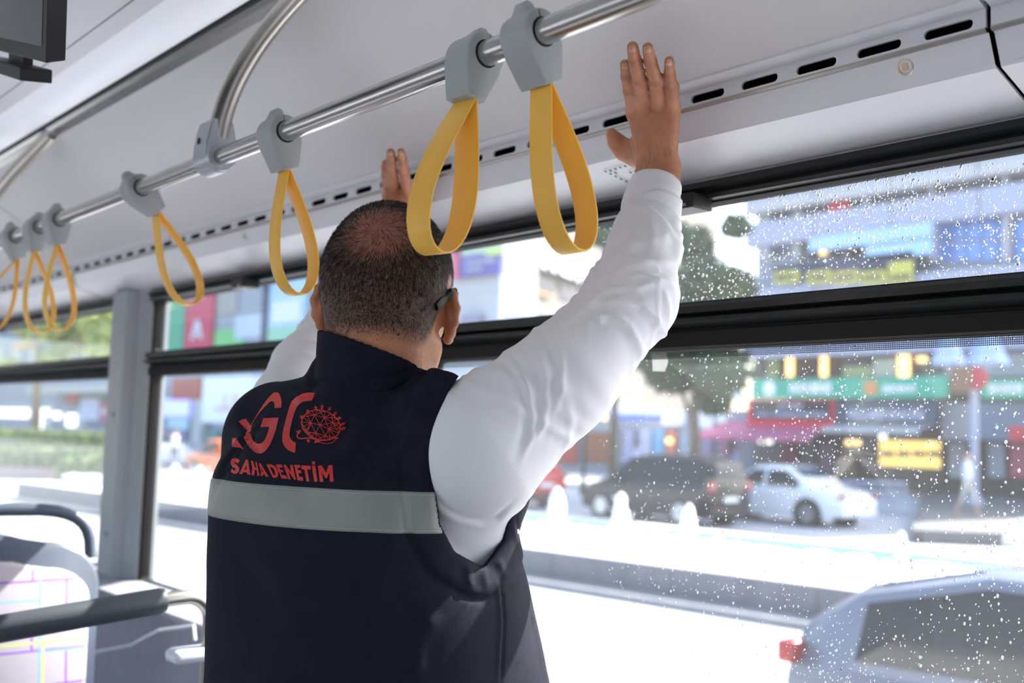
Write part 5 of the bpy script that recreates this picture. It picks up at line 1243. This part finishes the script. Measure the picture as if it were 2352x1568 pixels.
for px, yf, tp, bt, lab in ((1850, 1112, (.55, .62, .9), NV, 'pedestrian in light blue in front of the dark shop front'), (1692, 1110, (.45, .5, .8), NV, 'pedestrian in lavender near the pink awning'), (2030, 1120, (.5, .6, .8), (.1, .13, .2), 'pedestrian in pale blue at the left of the yellow shop'), (2072, 1118, (.05, .05, .1), (.1, .12, .2), 'pedestrian in black at the yellow shop'),
                          (1462, 1108, (.5, .55, .85), (.4, .45, .6), 'pedestrian in pale blue by the kiosks'), (398, 1075, (.6, .6, .65), NV, 'pedestrian in light grey left of the orange taxi'), (2330, 1120, WH, (.3, .35, .5), 'pedestrian in white at the far right edge')):
    figure(px, yf, GZ+.15, 1.7, tp, bt, lab, .5)
# ------------------------------------------------------------------ buildings
class Plane:
    def __init__(s, P0, u, th=0):
        s.o = Vector(P0); s.u = Vector(u).normalized(); s.n = Vector((-s.u.y, s.u.x, 0))
        if s.n.dot(Vector(CAMP)-s.o) < 0: s.n = -s.n
    def hit(s, px, py, out=0):
        r = Vector(ray(px, py)); o = s.o+s.n*out; t = (o-Vector(CAMP)).dot(s.n)/r.dot(s.n); P = Vector(CAMP)+r*t; return (P-s.o).dot(s.u), P.z
    def pt(s, a, z, out): p = s.o+s.u*a+s.n*out; return (p.x, p.y, z)
    def rect(s, x0, y0, x1, y1, out=0):
        a0 = s.hit(x0, (y0+y1)/2, out)[0]; a1 = s.hit(x1, (y0+y1)/2, out)[0]; z0 = s.hit((x0+x1)/2, y1, out)[1]; z1 = s.hit((x0+x1)/2, y0, out)[1]
        return min(a0, a1), max(a0, a1), min(z0, z1), max(z0, z1)
    def box(s, a0, a1, z0, z1, o0, o1, m=None):
        m = m or MB(); vs = [s.pt(a, z, o) for z in (z0, z1) for a, o in ((a0, o0), (a1, o0), (a1, o1), (a0, o1))]
        return m.add(vs, [(0, 3, 2, 1), (4, 5, 6, 7), (0, 1, 5, 4), (1, 2, 6, 5), (2, 3, 7, 6), (3, 0, 4, 7)])
    def part(s, name, x0, y0, x1, y1, mt, T, out=.1, th=.15, **k):
        a0, a1, z0, z1 = s.rect(x0, y0, x1, y1, out+th); return s.box(a0, a1, z0, z1, out, out+th).build(name, mt, T, **k)
    def lettering(s, x0, y0, x1, y1, mt, par, out, n, seed=1, fill=.62):
        """lettering too blurred in the photograph to read: a row of uneven blocks of its height"""
        g = random.Random(seed); a0, a1, z0, z1 = s.rect(x0, y0, x1, y1, out); w_ = (a1-a0)/n; m = MB(); h = z1-z0; t = w_*.2
        for i in range(n):
            a = a0+w_*i; b = a+w_*g.uniform(.55, .9); q = g.uniform(.75, 1)
            s.box(a, b, z0+h*(1-q)*.5, z1-h*(1-q)*.5, out, out+.03, m)
        return m.build('lettering', mt, par, kind=None)
def C(n, c, r=.7, **k): return mat(n, c, r, **k)
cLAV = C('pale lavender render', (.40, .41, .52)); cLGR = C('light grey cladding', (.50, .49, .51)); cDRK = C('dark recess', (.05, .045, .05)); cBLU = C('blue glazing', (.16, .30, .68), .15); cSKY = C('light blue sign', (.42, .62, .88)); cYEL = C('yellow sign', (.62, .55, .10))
cNAV = C('navy sign', (.04, .05, .10)); cGRN = C('green sign board', (.05, .42, .27)); cRED = C('red sign frame', (.60, .03, .06)); cBLK = C('black sign board', (.02, .025, .04)); cSLT = C('slate sign board', (.06, .09, .13)); cPNK = C('pink red awning', (.52, .13, .24)); cWHT = C('white sign', (.85, .86, .9)); cBRN = C('brown shutter', (.22, .09, .05)); cORG = C('orange sign', (.7, .3, .1))
cWIN = C('window glass far', (.12, .16, .22), .1); cCRM = C('sunlit cream render', (.15, .145, .13)); cFRM = C('pale window frame', (.3, .3, .3)); cPAN = C('street window pane', (.03, .04, .06), .5); cGRY = C('grey render', (.28, .30, .36))
eWRM = mat('warm shop light', (1, .62, .22), .5, emit=2.2); eYEL = mat('yellow shop interior light', (1, .70, .18), .5, emit=.9); eWHT = mat('white shop light', (1, .97, .9), .5, emit=2.0); eSCR = mat('led screen', (.30, .35, 1), .5, emit=1.3)
PR = Plane((0, 40, 0), (1, 0, 0))
T = thing('shop_building', 'long lavender-grey shop building with a green sign band, across the road at right', 'building', (-6, 44, GZ))
a0 = PR.hit(1737, 700)[0]; a1 = PR.hit(2800, 700)[0]
PR.box(a0, a1, 4.2, 24, -14, 0).build('wall', cGRY, T)
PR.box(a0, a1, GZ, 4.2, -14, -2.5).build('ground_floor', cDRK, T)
pr = PR.part
def R_(name, x0, y0, x1, y1, mt, out=.1, th=.15, **k): return pr(name, x0, y0, x1, y1, mt, T, out, th, **k)
# storeys: balcony parapets run the whole length; their heights are read at x = 1983
for nm, y0, y1, mt, o in (('parapet', 250, 330, cLAV, .9), ('parapet', 398, 448, cLGR, 1.0), ('parapet', 473, 532, cLAV, .9), ('parapet', 640, 700, cLAV, .9), ('parapet', 735, 813, cLAV, .9)):
    z1 = PR.hit(1983, y0, o)[1]; z0 = PR.hit(1983, y1, o)[1]
    s = a0
    while s < a1: PR.box(s+.03, min(a1, s+3.6)-.03, z0, z1, 0, o).build(nm, mt, T); s += 3.6
for x in (1760, 1830, 1986, 2138, 2308): R_('pier', x-4, 395, x+4, 600, cLGR, .05, .5)
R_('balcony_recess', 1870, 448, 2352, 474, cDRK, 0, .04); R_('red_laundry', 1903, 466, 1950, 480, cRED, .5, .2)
for i, x in enumerate(range(1745, 1860, 38)): w_ = R_('window', x, 470-(i % 2)*6, x+26, 585, cWIN if i % 2 else cLGR, .0, .06)
R_('light_blue_sign', 1858, 528, 2139, 560, cSKY, .9, .2); R_('light_blue_sign', 1990, 556, 2139, 590, cSKY, .9, .2)
for x in (1862, 1905, 1950): R_('window', x, 560, x+30, 592, cDRK, .0, .06)
f = R_('lit_lamp', 1882, 570, 1894, 584, eWRM, .1, .1)
for r0, r1 in ((506, 548), (556, 598)):
    for i, x in enumerate(range(2150, 2352, 36)): w_ = R_('window', x, r0, x+31, r1, cBLU, .0, .08)
s = R_('shop_sign', 1776, 594, 2097, 622, cNAV, .9, .2)
for i, x in enumerate((1778, 1852, 1915, 1978, 2040)): q = R_('yellow_sign', x, 622 if i < 4 else 600, x+56, 650, cYEL, 1.12, .08); PR.lettering(x+6, 630, x+50, 642, cNAV, q, 1.22, 4, i)
# second row below the transom
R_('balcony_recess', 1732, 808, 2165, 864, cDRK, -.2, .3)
for x, w2 in ((1806, 14), (1884, 14), (2062, 11), (2076, 11)): R_('lit_lamp', x, 816, x+w2, 864, eWRM, .3, .1)
for x in (2111, 2121): R_('lit_lamp', x-5, 819, x+5, 831, eWRM, .3, .1)
R_('window', 2006, 824, 2056, 864, C('pale pane', (.5, .52, .4)), .15, .08); R_('window', 1935, 842, 2002, 866, C('olive pane', (.38, .42, .2)), .15, .08); R_('window', 1760, 824, 1790, 866, C('olive pane dim', (.25, .30, .14)), .15, .08)
g1 = R_('green_sign_band', 1726, 868, 2172, 914, cGRN, 1.0, .3); g2 = R_('green_sign_band', 2254, 870, 2500, 914, cGRN, 1.0, .3)
PR.lettering(1814, 878, 1912, 904, cWHT, g1, 1.32, 10, 3); PR.lettering(2028, 884, 2106, 900, cWHT, g1, 1.32, 10, 5); PR.lettering(2272, 880, 2352, 904, cWHT, g2, 1.32, 8, 6)
c_ = PR.hit(1768, 892, 1.3); m = MB(); m.add([PR.pt(c_[0]+.32*math.cos(a), c_[1]+.32*math.sin(a), 1.33) for a in [2*math.pi*k/16 for k in range(16)]], [tuple(range(16))]); o = m.build('round_mark', cWHT, g1)
R_('orange_panel', 1984, 874, 2014, 906, cORG, 1.3, .05)
f1 = R_('red_sign_frame', 1716, 916, 1916, 980, cRED, .8, .2); b1 = R_('black_sign_board', 1729, 922, 1904, 962, cBLK, 1.0, .06); PR.lettering(1736, 946, 1900, 957, cLAV, b1, 1.07, 22, 7); PR.lettering(1790, 926, 1845, 938, cLAV, b1, 1.07, 6, 8)
b2 = R_('slate_sign_board', 1920, 920, 2150, 970, cSLT, .8, .2); PR.lettering(1950, 940, 2126, 964, cLAV, b2, 1.01, 11, 9)
def awning(x0, y0, x1, y1, mt, o=2.2):
    a, b, z0, z1 = PR.rect(x0, y0, x1, y1, o/2); n = max(3, int((b-a)/.9)); w_ = (b-a)/n
    for i in range(n): MB().add([PR.pt(a+w_*i, z1, .3), PR.pt(a+w_*(i+1)-.02, z1, .3), PR.pt(a+w_*(i+1)-.02, z0+.18, o), PR.pt(a+w_*i, z0+.18, o), PR.pt(a+w_*i, z0, o), PR.pt(a+w_*(i+1)-.02, z0, o)], [(0, 1, 2, 3), (3, 2, 5, 4)]).build('awning', mt, T)
awning(1640, 966, 1900, 1012, cPNK); awning(1922, 970, 2148, 996, cLGR)
R_('white_sign', 1680, 900, 1716, 918, cWHT, .6, .1)
for i, (x, y) in enumerate(((1948, 1016), (1968, 1017), (2136, 1021), (2026, 1003), (1740, 1012), (1712, 1012), (1765, 1013))): R_('lit_lamp', x-6, y-5, x+6, y+5, eWRM if i < 3 else eWHT, -.4, .1)
R_('lit_shop_interior', 2020, 1012, 2158, 1072, eYEL, -2.4, .1)
for i, x in enumerate((2024, 2060, 2096, 2130)): R_('shop_shelf', x, 1034, x+28, 1050, C('amber goods %d' % i, (.55, .42, .2)), -2.2, .1)
for i, (x, c) in enumerate(((1690, (.25, .08, .14)), (1740, (.12, .1, .16)), (1790, (.30, .06, .12)), (1835, (.10, .12, .14)), (1880, (.16, .12, .18)), (1930, (.2, .16, .1)), (1975, (.06, .06, .06)), (2180, (.4, .42, .48)), (2270, (.34, .38, .5)), (2320, (.5, .12, .2)))): R_('shopfront_panel', x, 1018, x+36, 1096, C('shopfront %d' % i, c), -2.3, .2)
R_('grey_shopfront', 2162, 925, 2232, 1010, C('taupe front', (.34, .33, .38)), -.2, .4); R_('grey_shopfront', 2246, 925, 2500, 1012, C('blue grey front', (.16, .20, .30)), -.2, .4); R_('red_sign', 2318, 978, 2350, 1012, cRED, .6, .2)
# middle building behind the kiosks
M1 = thing('side_street_block', 'row of low kiosks and brown-shuttered fronts under the tree, left of the pink awning', 'building', tuple(PR.pt(PR.hit(1500, 1000)[0], GZ, 0)))
T_ = T; T = M1
aa, bb, z0, z1 = PR.rect(1240, 940, 1734, 1100, 0); PR.box(aa, bb, GZ, z1, -4, 0).build('wall', cGRY, M1)
R_('canopy', 1395, 928, 1486, 952, cWHT, 1.0, 1.2); R_('canopy_edge', 1395, 952, 1486, 964, C('blue edge', (.12, .18, .6)), 1.2, 1.1)
for x0, y0, x1, y1 in ((1500, 936, 1516, 950), (1520, 944, 1570, 976), (1604, 944, 1634, 982), (1646, 944, 1668, 970), (1455, 868, 1466, 900)): R_('white_sign', x0, y0, x1, y1, cWHT, .4, .1)
R_('shutter', 1338, 992, 1400, 1062, cBRN, .1, .1); R_('shutter', 1255, 1000, 1325, 1062, C('dull red shutter', (.32, .07, .06)), .1, .1); R_('door_frame', 1403, 985, 1420, 1062, cLGR, .1, .2)
for i, (x, c) in enumerate(((1430, (.35, .35, .5)), (1470, (.45, .48, .62)), (1500, (.2, .42, .6)), (1528, (.5, .2, .15)), (1560, (.3, .35, .42)), (1610, (.25, .22, .35)), (1650, (.3, .14, .22)))): R_('shopfront_panel', x, 985, x+24, 1062, C('kiosk front %d' % i, c), .1, .15)
R_('lit_lamp', 1530, 1006, 1542, 1018, eWRM, .4, .1); R_('lit_lamp', 1382, 952, 1392, 964, eWRM, .4, .1)
T = T_
# sunlit corner building in the middle
cp = Vector(atD(1155, 990, 62)); PC = Plane((cp.x, cp.y, 0), (-.40, .917, 0))
T2 = thing('corner_building', 'sunlit white corner building with a large white sign, seen above the raised arm', 'building', (cp.x-6, cp.y+18, GZ))
PC.box(0, 44, GZ, 30, -5, 0).build('wall', cCRM, T2)
PCs = Plane((cp.x, cp.y, 0), (1, 0, 0)); 
for i, (y0, y1) in enumerate(((520, 560), (608, 645), (690, 730))):
    z0 = PC.hit(1160, y1, .1)[1]; z1 = PC.hit(1160, y0, .1)[1]; s = .8
    while s < 42:
        f = PC.box(s, s+2.4, z0, z1, 0, .08).build('window_frame', cFRM, T2); PC.box(s+.1, s+1.15, z0+.1, z1-.1, .08, .12).build('pane', cPAN, f); PC.box(s+1.25, s+2.3, z0+.1, z1-.1, .08, .12).build('pane', cPAN, f); s += 3.3
sg = PC.box(.5, 24, PC.hit(1160, 590, .3)[1], PC.hit(1160, 540, .3)[1]+.0, .1, .35).build('sign_board', C('pale grey sign', (.09, .10, .13)), T2)
za, zb = PC.hit(1160, 584, .4)[1], PC.hit(1160, 536, .4)[1]
m = MB(); g = random.Random(5); s = 1.0
for ch in 'RNERSTSI': 
    w_ = 2.0; t = .5
    if ch in 'RNE': PC.box(s, s+t, za, zb, .36, .5, m)
    if ch in 'N': PC.box(s+w_-t, s+w_, za, zb, .36, .5, m)
    if ch in 'RES': PC.box(s, s+w_, zb-t, zb, .36, .5, m); PC.box(s, s+w_, (za+zb)/2-t/2, (za+zb)/2+t/2, .36, .5, m)
    if ch in 'ES': PC.box(s, s+w_, za, za+t, .36, .5, m)
    if ch in 'TI': PC.box(s+w_/2-t/2, s+w_/2+t/2, za, zb, .36, .5, m)
    if ch == 'T': PC.box(s, s+w_, zb-t, zb, .36, .5, m)
    s += 2.7
m.build('lettering', cWHT, sg, kind=None)
yb = PC.part('yellow_sign', 1158, 596, 1188, 660, cWHT, T2, .4, .8); PC.part('yellow_edge', 1156, 592, 1190, 598, C('lime edge', (.7, .8, .1)), T2, .4, .9)
PC.part('orange_strip', 1217, 670, 1268, 674, cORG, T2, .1, .1)
# tall white building with billboards left of it
PB = Plane(tuple(Vector(atD(1100, 990, 56))*1.0), (1, .15, 0)); PB.o.z = 0
T3 = thing('billboard_building', 'white building with a violet billboard, just right of the man\'s head', 'building', (PB.o.x, PB.o.y+5, GZ))
b_ = PB.rect(1000, 500, 1156, 1000); PB.box(b_[0], b_[1]-.3, GZ, 28, -3, 0).build('wall', C('white render', (.45, .46, .48)), T3)
vb = PB.part('violet_billboard', 1056, 582, 1148, 632, C('violet board', (.13, .12, .36)), T3, .2, .3); PB.lettering(1072, 594, 1140, 606, cLAV, vb, .55, 8, 3); PB.lettering(1072, 612, 1106, 624, cLAV, vb, .55, 4, 4)
pp = PB.part('green_billboard', 1060, 540, 1156, 582, C('pale green board', (.5, .62, .45)), T3, .2, .3); PB.part('lime_stripe', 1115, 572, 1156, 584, C('lime', (.6, .75, .2)), T3, .5, .05); PB.part('red_column', 1036, 560, 1050, 640, C('rose', (.7, .15, .25)), T3, .2, .3)
PB.part('blue_strip', 1155, 728, 1215, 740, C('blue strip', (.2, .25, .7)), T3, .2, .3); PB.part('dark_shops', 1056, 722, 1100, 745, C('violet grey', (.25, .24, .34)), T3, .2, .3)
# left: shopping centre with posters
PL = Plane((0, 42, 0), (1, 0, 0))
T4 = thing('poster_building', 'building hung with green and red posters, seen through the middle window', 'building', (PL.hit(520, 900)[0], 46, GZ))
def L_(name, x0, y0, x1, y1, mt, out=.1, th=.2, Tt=None): return PL.part(name, x0, y0, x1, y1, mt, Tt or T4, out, th)
a_, b_, _, _ = PL.rect(318, 600, 930, 1000); PL.box(a_, b_, GZ, 34, -8, 0).build('wall', C('blue grey facade', (.30, .36, .46)), T4)
L_('green_poster', 352, 600, 424, 815, C('teal green poster', (.10, .42, .24))); L_('poster_edge', 345, 600, 368, 815, C('pale blue edge', (.55, .65, .8)), .35, .1)
rb = L_('red_banner', 428, 600, 490, 808, C('banner red', (.66, .06, .12)), .4, .2)
def letterA(x0, y0, x1, y1, out, par):
    a, b, z0, z1 = PL.rect(x0, y0, x1, y1, out); m = MB(); w_ = b-a; h = z1-z0; t = w_*.24
    def q(*pts): m.add([PL.pt(a+u*w_, z0+v*h, out) for u, v in pts], [tuple(range(len(pts)))])
    q((0, 0), (.26, 0), (.58, 1), (.36, 1)); q((.74, 0), (1, 0), (.64, 1), (.42, 1)); q((.2, .2), (.8, .2), (.72, .42), (.28, .42)); return m.build('letter', cWHT, par)
letterA(438, 733, 466, 778, .62, rb); letterA(440, 640, 468, 685, .62, rb)
L_('grey_poster', 494, 600, 602, 806, C('grey poster', (.36, .38, .42))); L_('poster_figure', 500, 650, 545, 720, C('taupe figure', (.42, .38, .34)), .35, .1); L_('green_foot', 492, 755, 560, 806, C('poster green', (.22, .60, .22)), .35, .08); L_('white_machine', 540, 725, 600, 775, C('poster white', (.6, .66, .8)), .35, .1)
L_('dark_strip', 602, 600, 612, 800, cNAV, .3, .2); L_('pale_blue_poster', 614, 600, 704, 790, C('pale blue poster', (.50, .68, .82))); L_('poster_text', 625, 690, 690, 740, cWHT, .35, .05); L_('green_foot', 614, 750, 704, 790, C('mint', (.35, .65, .45)), .35, .05)
L_('maroon_sign', 394, 868, 458, 918, C('maroon', (.40, .02, .04)), .4, .3); L_('led_screen', 374, 916, 432, 956, eSCR, .4, .2); L_('pale_screen', 388, 960, 430, 986, C('pale cyan', (.5, .75, .9)), .4, .2)
wb = L_('white_billboard', 464, 864, 640, 972, C('white board', (.95, .95, .95)), 2.0, .4); L_('red_caption', 492, 936, 560, 943, C('faint red', (.75, .4, .38)), 2.42, .02); L_('faint_figure', 512, 905, 520, 936, C('faint rose', (.85, .6, .58)), 2.42, .02); L_('faint_tower', 532, 904, 548, 936, C('faint rose2', (.85, .62, .6)), 2.42, .02)
L_('pillar', 440, 918, 462, 1045, cLGR, .3, .6); L_('teal_shopfront', 466, 985, 500, 1030, C('teal front', (.08, .25, .27)), .2, .2)
for i, (x, c) in enumerate(((345, (.3, .3, .5)), (362, (.5, .2, .35)), (380, (.15, .16, .3)), (405, (.3, .34, .5)), (425, (.12, .14, .22)))): L_('shopfront_panel', x, 985, x+16, 1050, C('mall front %d' % i, c), .2, .1)
T5 = thing('arcade_building', 'dark arcade with white lights and a grey canopy, seen above the hedge', 'building', (PL.hit(130, 900)[0], 46, GZ))
a_, b_, _, _ = PL.rect(-330, 600, 316, 1000); PL.box(a_, b_, GZ, 34, -12, 0).build('wall', C('slate facade', (.22, .26, .36)), T5)
L_('canopy', 60, 884, 300, 900, cLGR, .5, 3, T5); L_('white_sign', 184, 915, 226, 965, C('cool white', (.7, .74, .9)), .5, .2, T5); r_ = L_('red_sign', 228, 925, 276, 968, C('rose red', (.62, .12, .25)), .5, .2, T5); PL.lettering(234, 938, 270, 952, cWHT, r_, .72, 6, 2)
L_('red_badge', 150, 902, 178, 924, cRED, .5, .2, T5)
for i, (x0, y0, x1, y1) in enumerate(((-20, 938, 64, 958), (80, 938, 110, 954), (78, 955, 95, 985), (122, 946, 137, 962), (152, 950, 172, 980), (246, 970, 256, 984), (258, 970, 272, 984))): L_('lit_lamp', x0, y0, x1, y1, eWHT, .6, .2, T5)
for i, x in enumerate(range(-60, 300, 42)): L_('window', x, 720, x+26, 770, cWIN, .05, .1, T5); L_('window', x, 800, x+26, 845, cWIN, .05, .1, T5)
L_('orange_parasol', 28, 786, 66, 800, C('orange cloth', (.85, .35, .12)), 3, 1, T5)
# ------------------------------------------------------------------ trees, hedge, poles, railing
def leafmat(n, c): return mat(n, c, .6, noise=.45, nscale=3)
def foliage(name, blobs, n, mt, T, sz, seed):
    g = np.random.default_rng(seed); k = g.integers(0, len(blobs), n); B = np.array([(*b[0], b[1]) for b in blobs]); B = B[k]
    d = g.normal(size=(n, 3)); d /= np.linalg.norm(d, axis=1)[:, None]; c = B[:, :3]+d*(B[:, 3]*g.uniform(.55, 1.05, n))[:, None]*np.array([1, 1, .8])
    u = g.normal(size=(n, 3)); u /= np.linalg.norm(u, axis=1)[:, None]; v = np.cross(u, d); v /= np.linalg.norm(v, axis=1)[:, None]+1e-9; s = sz*g.uniform(.6, 1.3, n)[:, None]
    V = np.stack([c-u*s, c+v*s*.5, c+u*s, c-v*s*.5], 1).reshape(-1, 3); F = [(4*i, 4*i+1, 4*i+2, 4*i+3) for i in range(n)]
    me = bpy.data.meshes.new(name); me.from_pydata(V.tolist(), [], F); me.update(); return link(name, me, mt, T, kind='stuff')
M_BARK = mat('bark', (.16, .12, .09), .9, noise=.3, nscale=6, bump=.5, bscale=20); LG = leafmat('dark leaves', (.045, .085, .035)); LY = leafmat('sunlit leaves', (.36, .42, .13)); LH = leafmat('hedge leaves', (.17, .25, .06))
def tree(lab, px, ybase, zg, blobs_px, depth, lm, n, sz, tr, seed):
    base = Vector(atD(px, ybase, depth)); base.z = zg; T = thing('tree', lab, 'tree', tuple(base), 'street trees')
    bl = []
    for (x, y, r, dd) in blobs_px: bl.append((tuple(atD(x, y, depth+dd)), r/FPX*depth))
    top = Vector(bl[0][0]); MB().tube([base, base.lerp(top, .35)+Vector((.15, 0, 0)), base.lerp(top, .7), top], [tr, tr*.8, tr*.6, tr*.25], 10).build('trunk', M_BARK, T, smooth=True)
    for i, b in enumerate(bl[1:6]):
        s_ = base.lerp(top, .55+.06*i); MB().tube([s_, s_.lerp(Vector(b[0]), .6)+Vector((0, 0, .3)), Vector(b[0])], [tr*.4, tr*.25, tr*.1], 6).build('branch', M_BARK, T, smooth=True)
    foliage('foliage', bl, n, lm, T, sz, seed); return T
tree('dark leafy tree in the middle of the far pavement, behind the drops on the glass', 1582, 1100, GZ+.15, [(1600, 830, 80, 0), (1540, 860, 60, 1), (1660, 850, 70, -1), (1620, 640, 70, 0), (1580, 560, 60, 1), (1680, 660, 60, 0), (1500, 820, 50, 0), (1690, 520, 32, 0), (1610, 720, 80, 0), (1640, 920, 40, 0)], 33, LG, 9000, .16, .22, 5)
tree('dark tree behind the second strap from the right', 1405, 1100, GZ+.15, [(1405, 528, 38, 0), (1380, 545, 26, 1), (1430, 520, 30, 0), (1410, 570, 22, 0)], 36, LG, 1600, .16, .16, 6)
tree('sunlit yellow-green tree behind the far left window', 78, 1040, GZ+.15, [(90, 740, 60, 0), (220, 745, 50, 0), (160, 780, 50, 1), (20, 850, 30, 0), (240, 800, 34, -1), (200, 720, 40, 0), (30, 700, 40, 0), (120, 830, 26, 0), (360, 690, 26, 0), (250, 700, 40, 1), (130, 700, 50, 1), (270, 760, 40, -1)], 44, LY, 3400, .26, .22, 8)
HG = thing('hedge', 'dense clipped green hedge beyond the far left window', 'hedge', tuple(G(135, 1100)))
dh = 37.0; bl = []
for i, x in enumerate(range(-60, 250, 22)):
    for y in (1010, 1050): bl.append((tuple(atD(x, y+(x*.03)+(0 if x < 90 else 2), dh+(1.2 if y < 1040 else 0))), 36/FPX*dh))
for x, y in ((190, 1068), (230, 1068), (150, 1070), (265, 1062), (255, 1030), (262, 1000)): bl.append((tuple(atD(x, y, dh-1.2)), 22/FPX*dh))
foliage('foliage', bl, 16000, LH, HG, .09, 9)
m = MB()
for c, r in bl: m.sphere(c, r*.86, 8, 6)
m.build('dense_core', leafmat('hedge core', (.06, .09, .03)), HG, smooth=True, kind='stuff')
pb = thing('planter', 'low brown planter under the hedge', 'planter', tuple(G(100, 1108)))
q0, q1 = Vector(atD(-80, 1085, 36)), Vector(atD(115, 1090, 36)); MB().add([(q.x, q.y+d_, z) for z in (GZ, -.15) for q, d_ in ((q0, 0), (q1, 0), (q1, .4), (q0, .4))], [(0, 3, 2, 1), (4, 5, 6, 7), (0, 1, 5, 4), (1, 2, 6, 5), (2, 3, 7, 6), (3, 0, 4, 7)]).build('wall_block', C('planter brown', (.28, .22, .2)), pb)
def post(lab, name, px, y0, y1, d, r, mt, cat='post'):
    a = Vector(atD(px, y1, d)); a.z = GZ+.15; b = Vector(atD(px, y0, d)); T = thing(name, lab, cat, tuple(a))
    MB().tube([a, Vector((a.x, a.y, b.z))], r, 10).build('pole', mt, T, smooth=40); MB().lathe([(r*2.2, 0), (r*2.2, .25), (r*1.4, .35), (r*1.2, .5)], tuple(a), 10).build('base', mt, T, smooth=40); return T, b
lp, b = post('black cast lamp post in front of the brown shutters', 'lamp_post', 1340, 760, 1100, 35, .06, M_TRIMB, 'lamp'); MB().sphere(tuple(b), .2, 10, 8).build('lantern', cWHT, lp, smooth=True)
ps, b = post('pale pole with red round signs before the green sign band', 'sign_pole', 2238, 850, 1110, 34, .13, cLAV, 'sign')
c = Vector(atD(2242, 868, 33.6)); m = MB(); m.add([(c.x+.36*math.cos(a), c.y, c.z+.36*math.sin(a)) for a in [2*math.pi*k/20 for k in range(20)]]+[(c.x+.36*math.cos(a), c.y+.05, c.z+.36*math.sin(a)) for a in [2*math.pi*k/20 for k in range(20)]], [tuple(range(20)), tuple(range(39, 19, -1))]+[(k, 20+k, 20+(k+1) % 20, (k+1) % 20) for k in range(20)]); m.build('round_sign', cRED, ps)
c = Vector(atD(2205, 872, 33.6)); MB().box((c.x-.3, c.y, c.z-.4), (c.x+.3, c.y+.1, c.z+.4)).build('brown_sign', cBRN, ps)
for i, (x0, x1, lab) in enumerate(((2143, 2216, 'light blue parasol, the left one of the pair above the round signs'), (2222, 2316, 'light blue parasol, the right one of the pair above the round signs'))):
    T6 = thing('parasol', lab, 'parasol', tuple(Vector(atD((x0+x1)/2, 845, 37))), 'light blue parasols on the balcony')
    cc = Vector(atD((x0+x1)/2, 770, 37)); w_ = (x1-x0)/FPX*37/2; zz0 = atD((x0+x1)/2, 840, 37)[2]
    MB().loft([[(cc.x+w_*1.05*math.cos(a), cc.y+w_*1.05*math.sin(a), zz0+.12*(k % 2)) for k, a in enumerate([2*math.pi*k/8 for k in range(8)])], [(cc.x+w_*.9*math.cos(a), cc.y+w_*.9*math.sin(a), zz0+.35) for a in [2*math.pi*k/8 for k in range(8)]], [(cc.x+.05*math.cos(a), cc.y+.05*math.sin(a), cc.z+.5) for a in [2*math.pi*k/8 for k in range(8)]]]).build('canopy', C('parasol blue %d' % i, (.46, .56, .85)), T6)
    MB().tube([(cc.x, cc.y, cc.z+.4), (cc.x, cc.y, PR.hit(1983, 868, 1)[1])], .04, 8).build('pole', M_RIM, T6)
RL = thing('street_railing', 'low grey street railing on the far pavement right of the white sedan', 'railing', tuple(G(2060, 1130)))
r0 = Vector(atD(1935, 1105, 33)); r1 = Vector(atD(2080, 1110, 33))
for dz in (0, -.28): MB().tube([r0+Vector((0, 0, dz)), r1+Vector((0, 0, dz))], .04, 8).build('rail', cLAV, RL)
for i in range(9): q = r0.lerp(r1, i/8); MB().tube([(q.x, q.y, q.z+.02), (q.x, q.y, GZ)], .035, 8).build('post', cLAV, RL)
